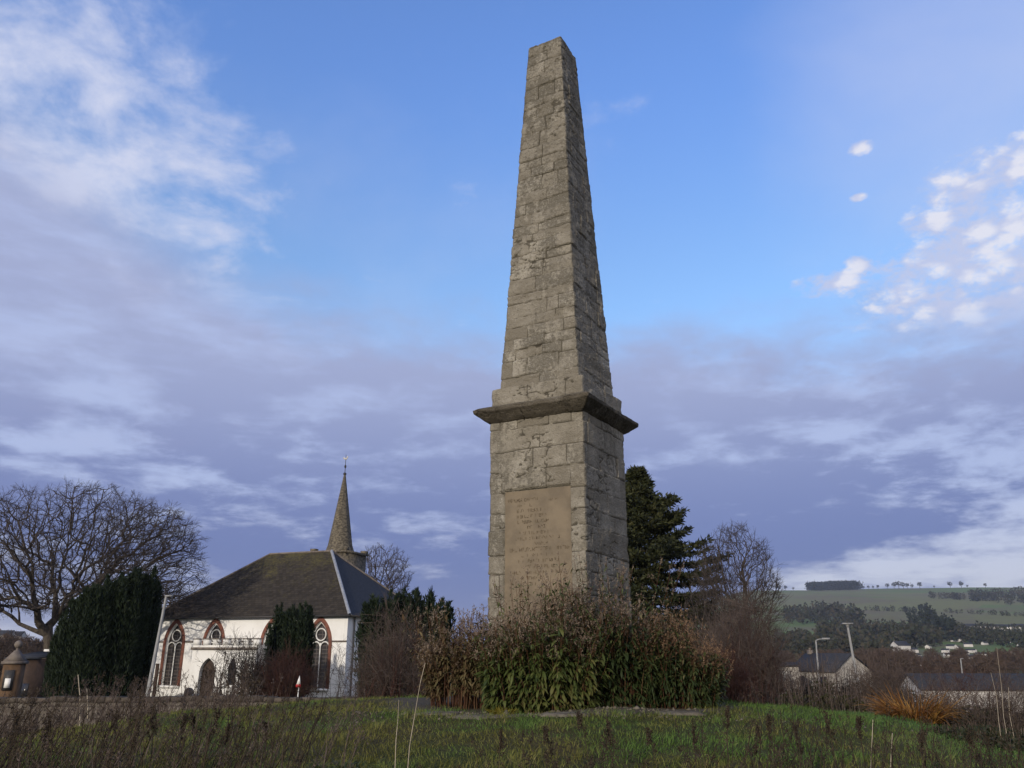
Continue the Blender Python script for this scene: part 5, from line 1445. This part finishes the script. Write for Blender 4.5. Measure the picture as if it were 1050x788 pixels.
# ------------------------------------------------------------------ far trees and woods
def far_tree_protos():
    out = []
    for k in range(4):
        pts = crown_points(300, np.array([0, 0, 6.2]), np.array([3.6, 3.6, 4.2]), shell=.2)
        (V, F), (V2, F2) = bare_tree_mesh(pts, [(0, 0, 0), (0, 0, 1.6), (.1, 0, 3.0), (1, .6, 4.6), (-1, -.5, 4.8)], [-1, 0, 1, 2, 2], .25, .045, 2.2, 5, 1.1, .05)
        root = thing('valley_tree', 'small bare brown tree among the houses of the valley', 'tree', (0, 0, 0), 0, 'bare trees in the valley')
        mesh('trunk', V, F, M['bark'], root); mesh('crown', V2, F2, M['twig_far'], root); out.append(root)
    return out


def valley_trees():
    pr = far_tree_protos(); r = np.random.default_rng(8); spots = []
    for k in range(95):
        u = r.uniform(790, 1060); v = r.uniform(668, 690); Y = 112 + (690 - v) * 11 + r.uniform(0, 60)
        spots.append((u, Y))
    for k in range(16): spots.append((r.uniform(-30, 60), r.uniform(105, 190)))
    for k in range(8): spots.append((r.uniform(700, 800), r.uniform(60, 110)))
    for k, (u, Y) in enumerate(spots):
        x = PX(u, Y); p = (x, Y, float(far_ground(x, Y))); s = r.uniform(.55, 1.0) * (0.8 if u > 700 else 0.9)
        if k < 4: pr[k].location = p; pr[k].scale = (s,) * 3
        else: copy_tree(pr[k % 4], p, r.uniform(0, 6.28), s)


valley_trees()


def crowns(P0, H, W, per, mat, name, label, cat, kind, conical=False, group=None):
    """many far tree crowns of small leaf clumps"""
    n = len(P0); a = rng.uniform(0, 6.28, (n, per)); t = rng.random((n, per)); q = np.sqrt(rng.random((n, per)))
    pr = (1 - t) * 0.95 + .05 if conical else np.sqrt(np.clip(1 - (2 * t - 1) ** 2, 0, 1))
    W = np.asarray(W)[:, None]; Hh = np.asarray(H)[:, None]
    c = np.stack([P0[:, 0:1] + np.cos(a) * q * pr * W, P0[:, 1:2] + np.sin(a) * q * pr * W, P0[:, 2:3] + Hh * (.06 + .94 * t)], -1).reshape(-1, 3)
    L = np.repeat(W[:, 0] * .75, per)
    return tag(mesh(name, *kites(c, rdir(len(c), .5), L * rng.uniform(.6, 1.2, len(c)), L * rng.uniform(.5, .9, len(c))), M[mat]), label, cat, group, kind)


def wood_patch(label, poly, n, H, mat, conical=False, per=26, name='woodland'):
    us = np.array([p[0] for p in poly]); lo = np.array([p[1] for p in poly]); hi = np.array([p[2] for p in poly]); Ps = []
    while len(Ps) < n:
        u = rng.uniform(us[0], us[-1]); v = rng.uniform(np.interp(u, us, lo), np.interp(u, us, hi)); Ps.append(hit(u, v))
    Ps = np.array(Ps); h = rng.uniform(.7, 1.2, n) * H
    crowns(Ps, h, h * rng.uniform(.26, .42, n) * (0.8 if conical else 1.15), per, mat, name, label, 'woodland', 'stuff', conical)


wood_patch('dark wood on the slope under the flat topped plantation', [(806, 634, 640), (830, 628, 642), (860, 626, 642), (885, 636, 645)], 95, 15, 'farwood')
wood_patch('dark conifer wood in the middle of the hillside', [(934, 641, 648), (944, 634, 650), (954, 631, 652), (966, 640, 656), (980, 649, 660)], 90, 15, 'plantation', True)
wood_patch('dark green tree belt spread across the lower hillside', [(840, 652, 668), (880, 648, 668), (930, 652, 668), (965, 655, 664)], 190, 12, 'farwood')
wood_patch('brown woods above the far town', [(975, 650, 660), (1010, 650, 662), (1060, 650, 668)], 170, 9, 'farwood')
wood_patch('dark copse on the upper right of the hill', [(995, 612, 617), (1020, 610, 618), (1062, 609, 626)], 95, 14, 'farwood')
wood_patch('thin hedgerow trees across the upper pasture', [(955, 613, 614.5), (990, 614, 616)], 34, 11, 'farwood')
wood_patch('hedge line running along the middle of the hill pasture', [(885, 626, 626.6), (940, 628, 628.6)], 34, 7, 'farwood')
wood_patch('hedge line along the top of the green field', [(965, 628, 628.6), (1060, 633, 633.8)], 42, 6, 'farwood')
wood_patch('scrub and trees behind the cream house', [(796, 655, 676), (850, 662, 680), (910, 664, 684)], 230, 9, 'farwood')
wood_patch('low trees in the valley beyond the churchyard at the left', [(-30, 661, 667), (60, 661, 667), (160, 662, 667)], 200, 7, 'farwood', per=22)


def plantation():
    a = hit(834, 608); y = 2290.0; x0 = P(834, 605, y)[0]; x1 = P(886, 605, y)[0]; n = 420
    x = rng.uniform(x0, x1, n); yy = y + rng.uniform(0, 70, n); z = hill_z(x, yy); h = rng.uniform(20, 24, n) * np.where(x < x0 + (x1 - x0) * .4, .93, 1.0)
    crowns(np.stack([x, yy, z], 1), h, np.full(n, 6.0), 24, 'plantation', 'plantation', 'flat topped block of dark conifers on the hill crest', 'woodland', 'stuff')
    lab = 'small lone tree standing on the crest line of the hill'
    pr = None
    for k, (u, hgt) in enumerate([(804, 20), (812, 14), (820, 9), (892, 9), (899, 10), (904, 9), (909, 11), (919, 15), (926, 18), (931, 21), (936, 18), (940, 15), (945, 12), (953, 18), (985, 17), (997, 18), (1003, 8), (968, 7), (1022, 12)]):
        Y = 2330.0; x = PX(u, Y); z = float(hill_z(x, Y))
        if pr is None:
            root = thing('crest_tree', lab, 'tree', (x, Y, z), 0, 'lone trees along the hill crest'); m = MB(); m.frustum(5, 0, 0, -1, .5, 6, .3); m.build('trunk', M['bark'], root)
            n = 90; c = rng.normal(size=(n, 3)); c = unit(c) * (rng.random((n, 1)) ** .4) * np.array([4.2, 4.2, 4.0]) + [0, 0, 7.5]
            mesh('crown', *kites(c, rdir(n), rng.uniform(1.5, 3, n), rng.uniform(1, 2, n)), M['farwood'], root); pr = root; pr.scale = (hgt / 12,) * 3
        else: copy_tree(pr, (x, Y, z), k * 1.3, hgt / 12)
    for u, v, lab in ((843.5, 594.5, 'thin mast standing on the flat topped plantation'), (944, 597, 'thin mast on the bare hill crest right of the plantation')):
        Y = 2350.0; x = PX(u, Y); z = float(hill_z(x, Y)); H = P(u, v, Y)[2] - z; root = thing('radio_mast', lab, 'mast', (x, Y, z))
        m = MB(); m.frustum(4, 0, 0, -1, .55, H, .3); m.build('mast', M['galv'], root); m = MB(); m.box(-1.0, 1.0, -.3, .3, H * .8, H * .8 + .6); m.box(-.8, .8, -.3, .3, H * .9, H * .9 + .5); m.build('aerial', M['galv'], root)


plantation()

# ------------------------------------------------------------------ the air
HAZE = 0.00011


def haze():
    m = bpy.data.materials.new('pale_air'); m.use_nodes = True; nt = m.node_tree; nt.nodes.clear(); o = nt.nodes.new('ShaderNodeOutputMaterial'); v = nt.nodes.new('ShaderNodeVolumePrincipled')
    v.inputs['Color'].default_value = (0.80, 0.86, 1.0, 1); v.inputs['Density'].default_value = HAZE; v.inputs['Anisotropy'].default_value = 0.2
    nt.links.new(v.outputs[0], o.inputs['Volume'])
    b = MB(); b.box(-7200, 7200, -7200, 7200, -16, 300); tag(b.build('haze', m), 'thin bluish air over the valley', 'haze', kind='stuff')


if HAZE: haze()
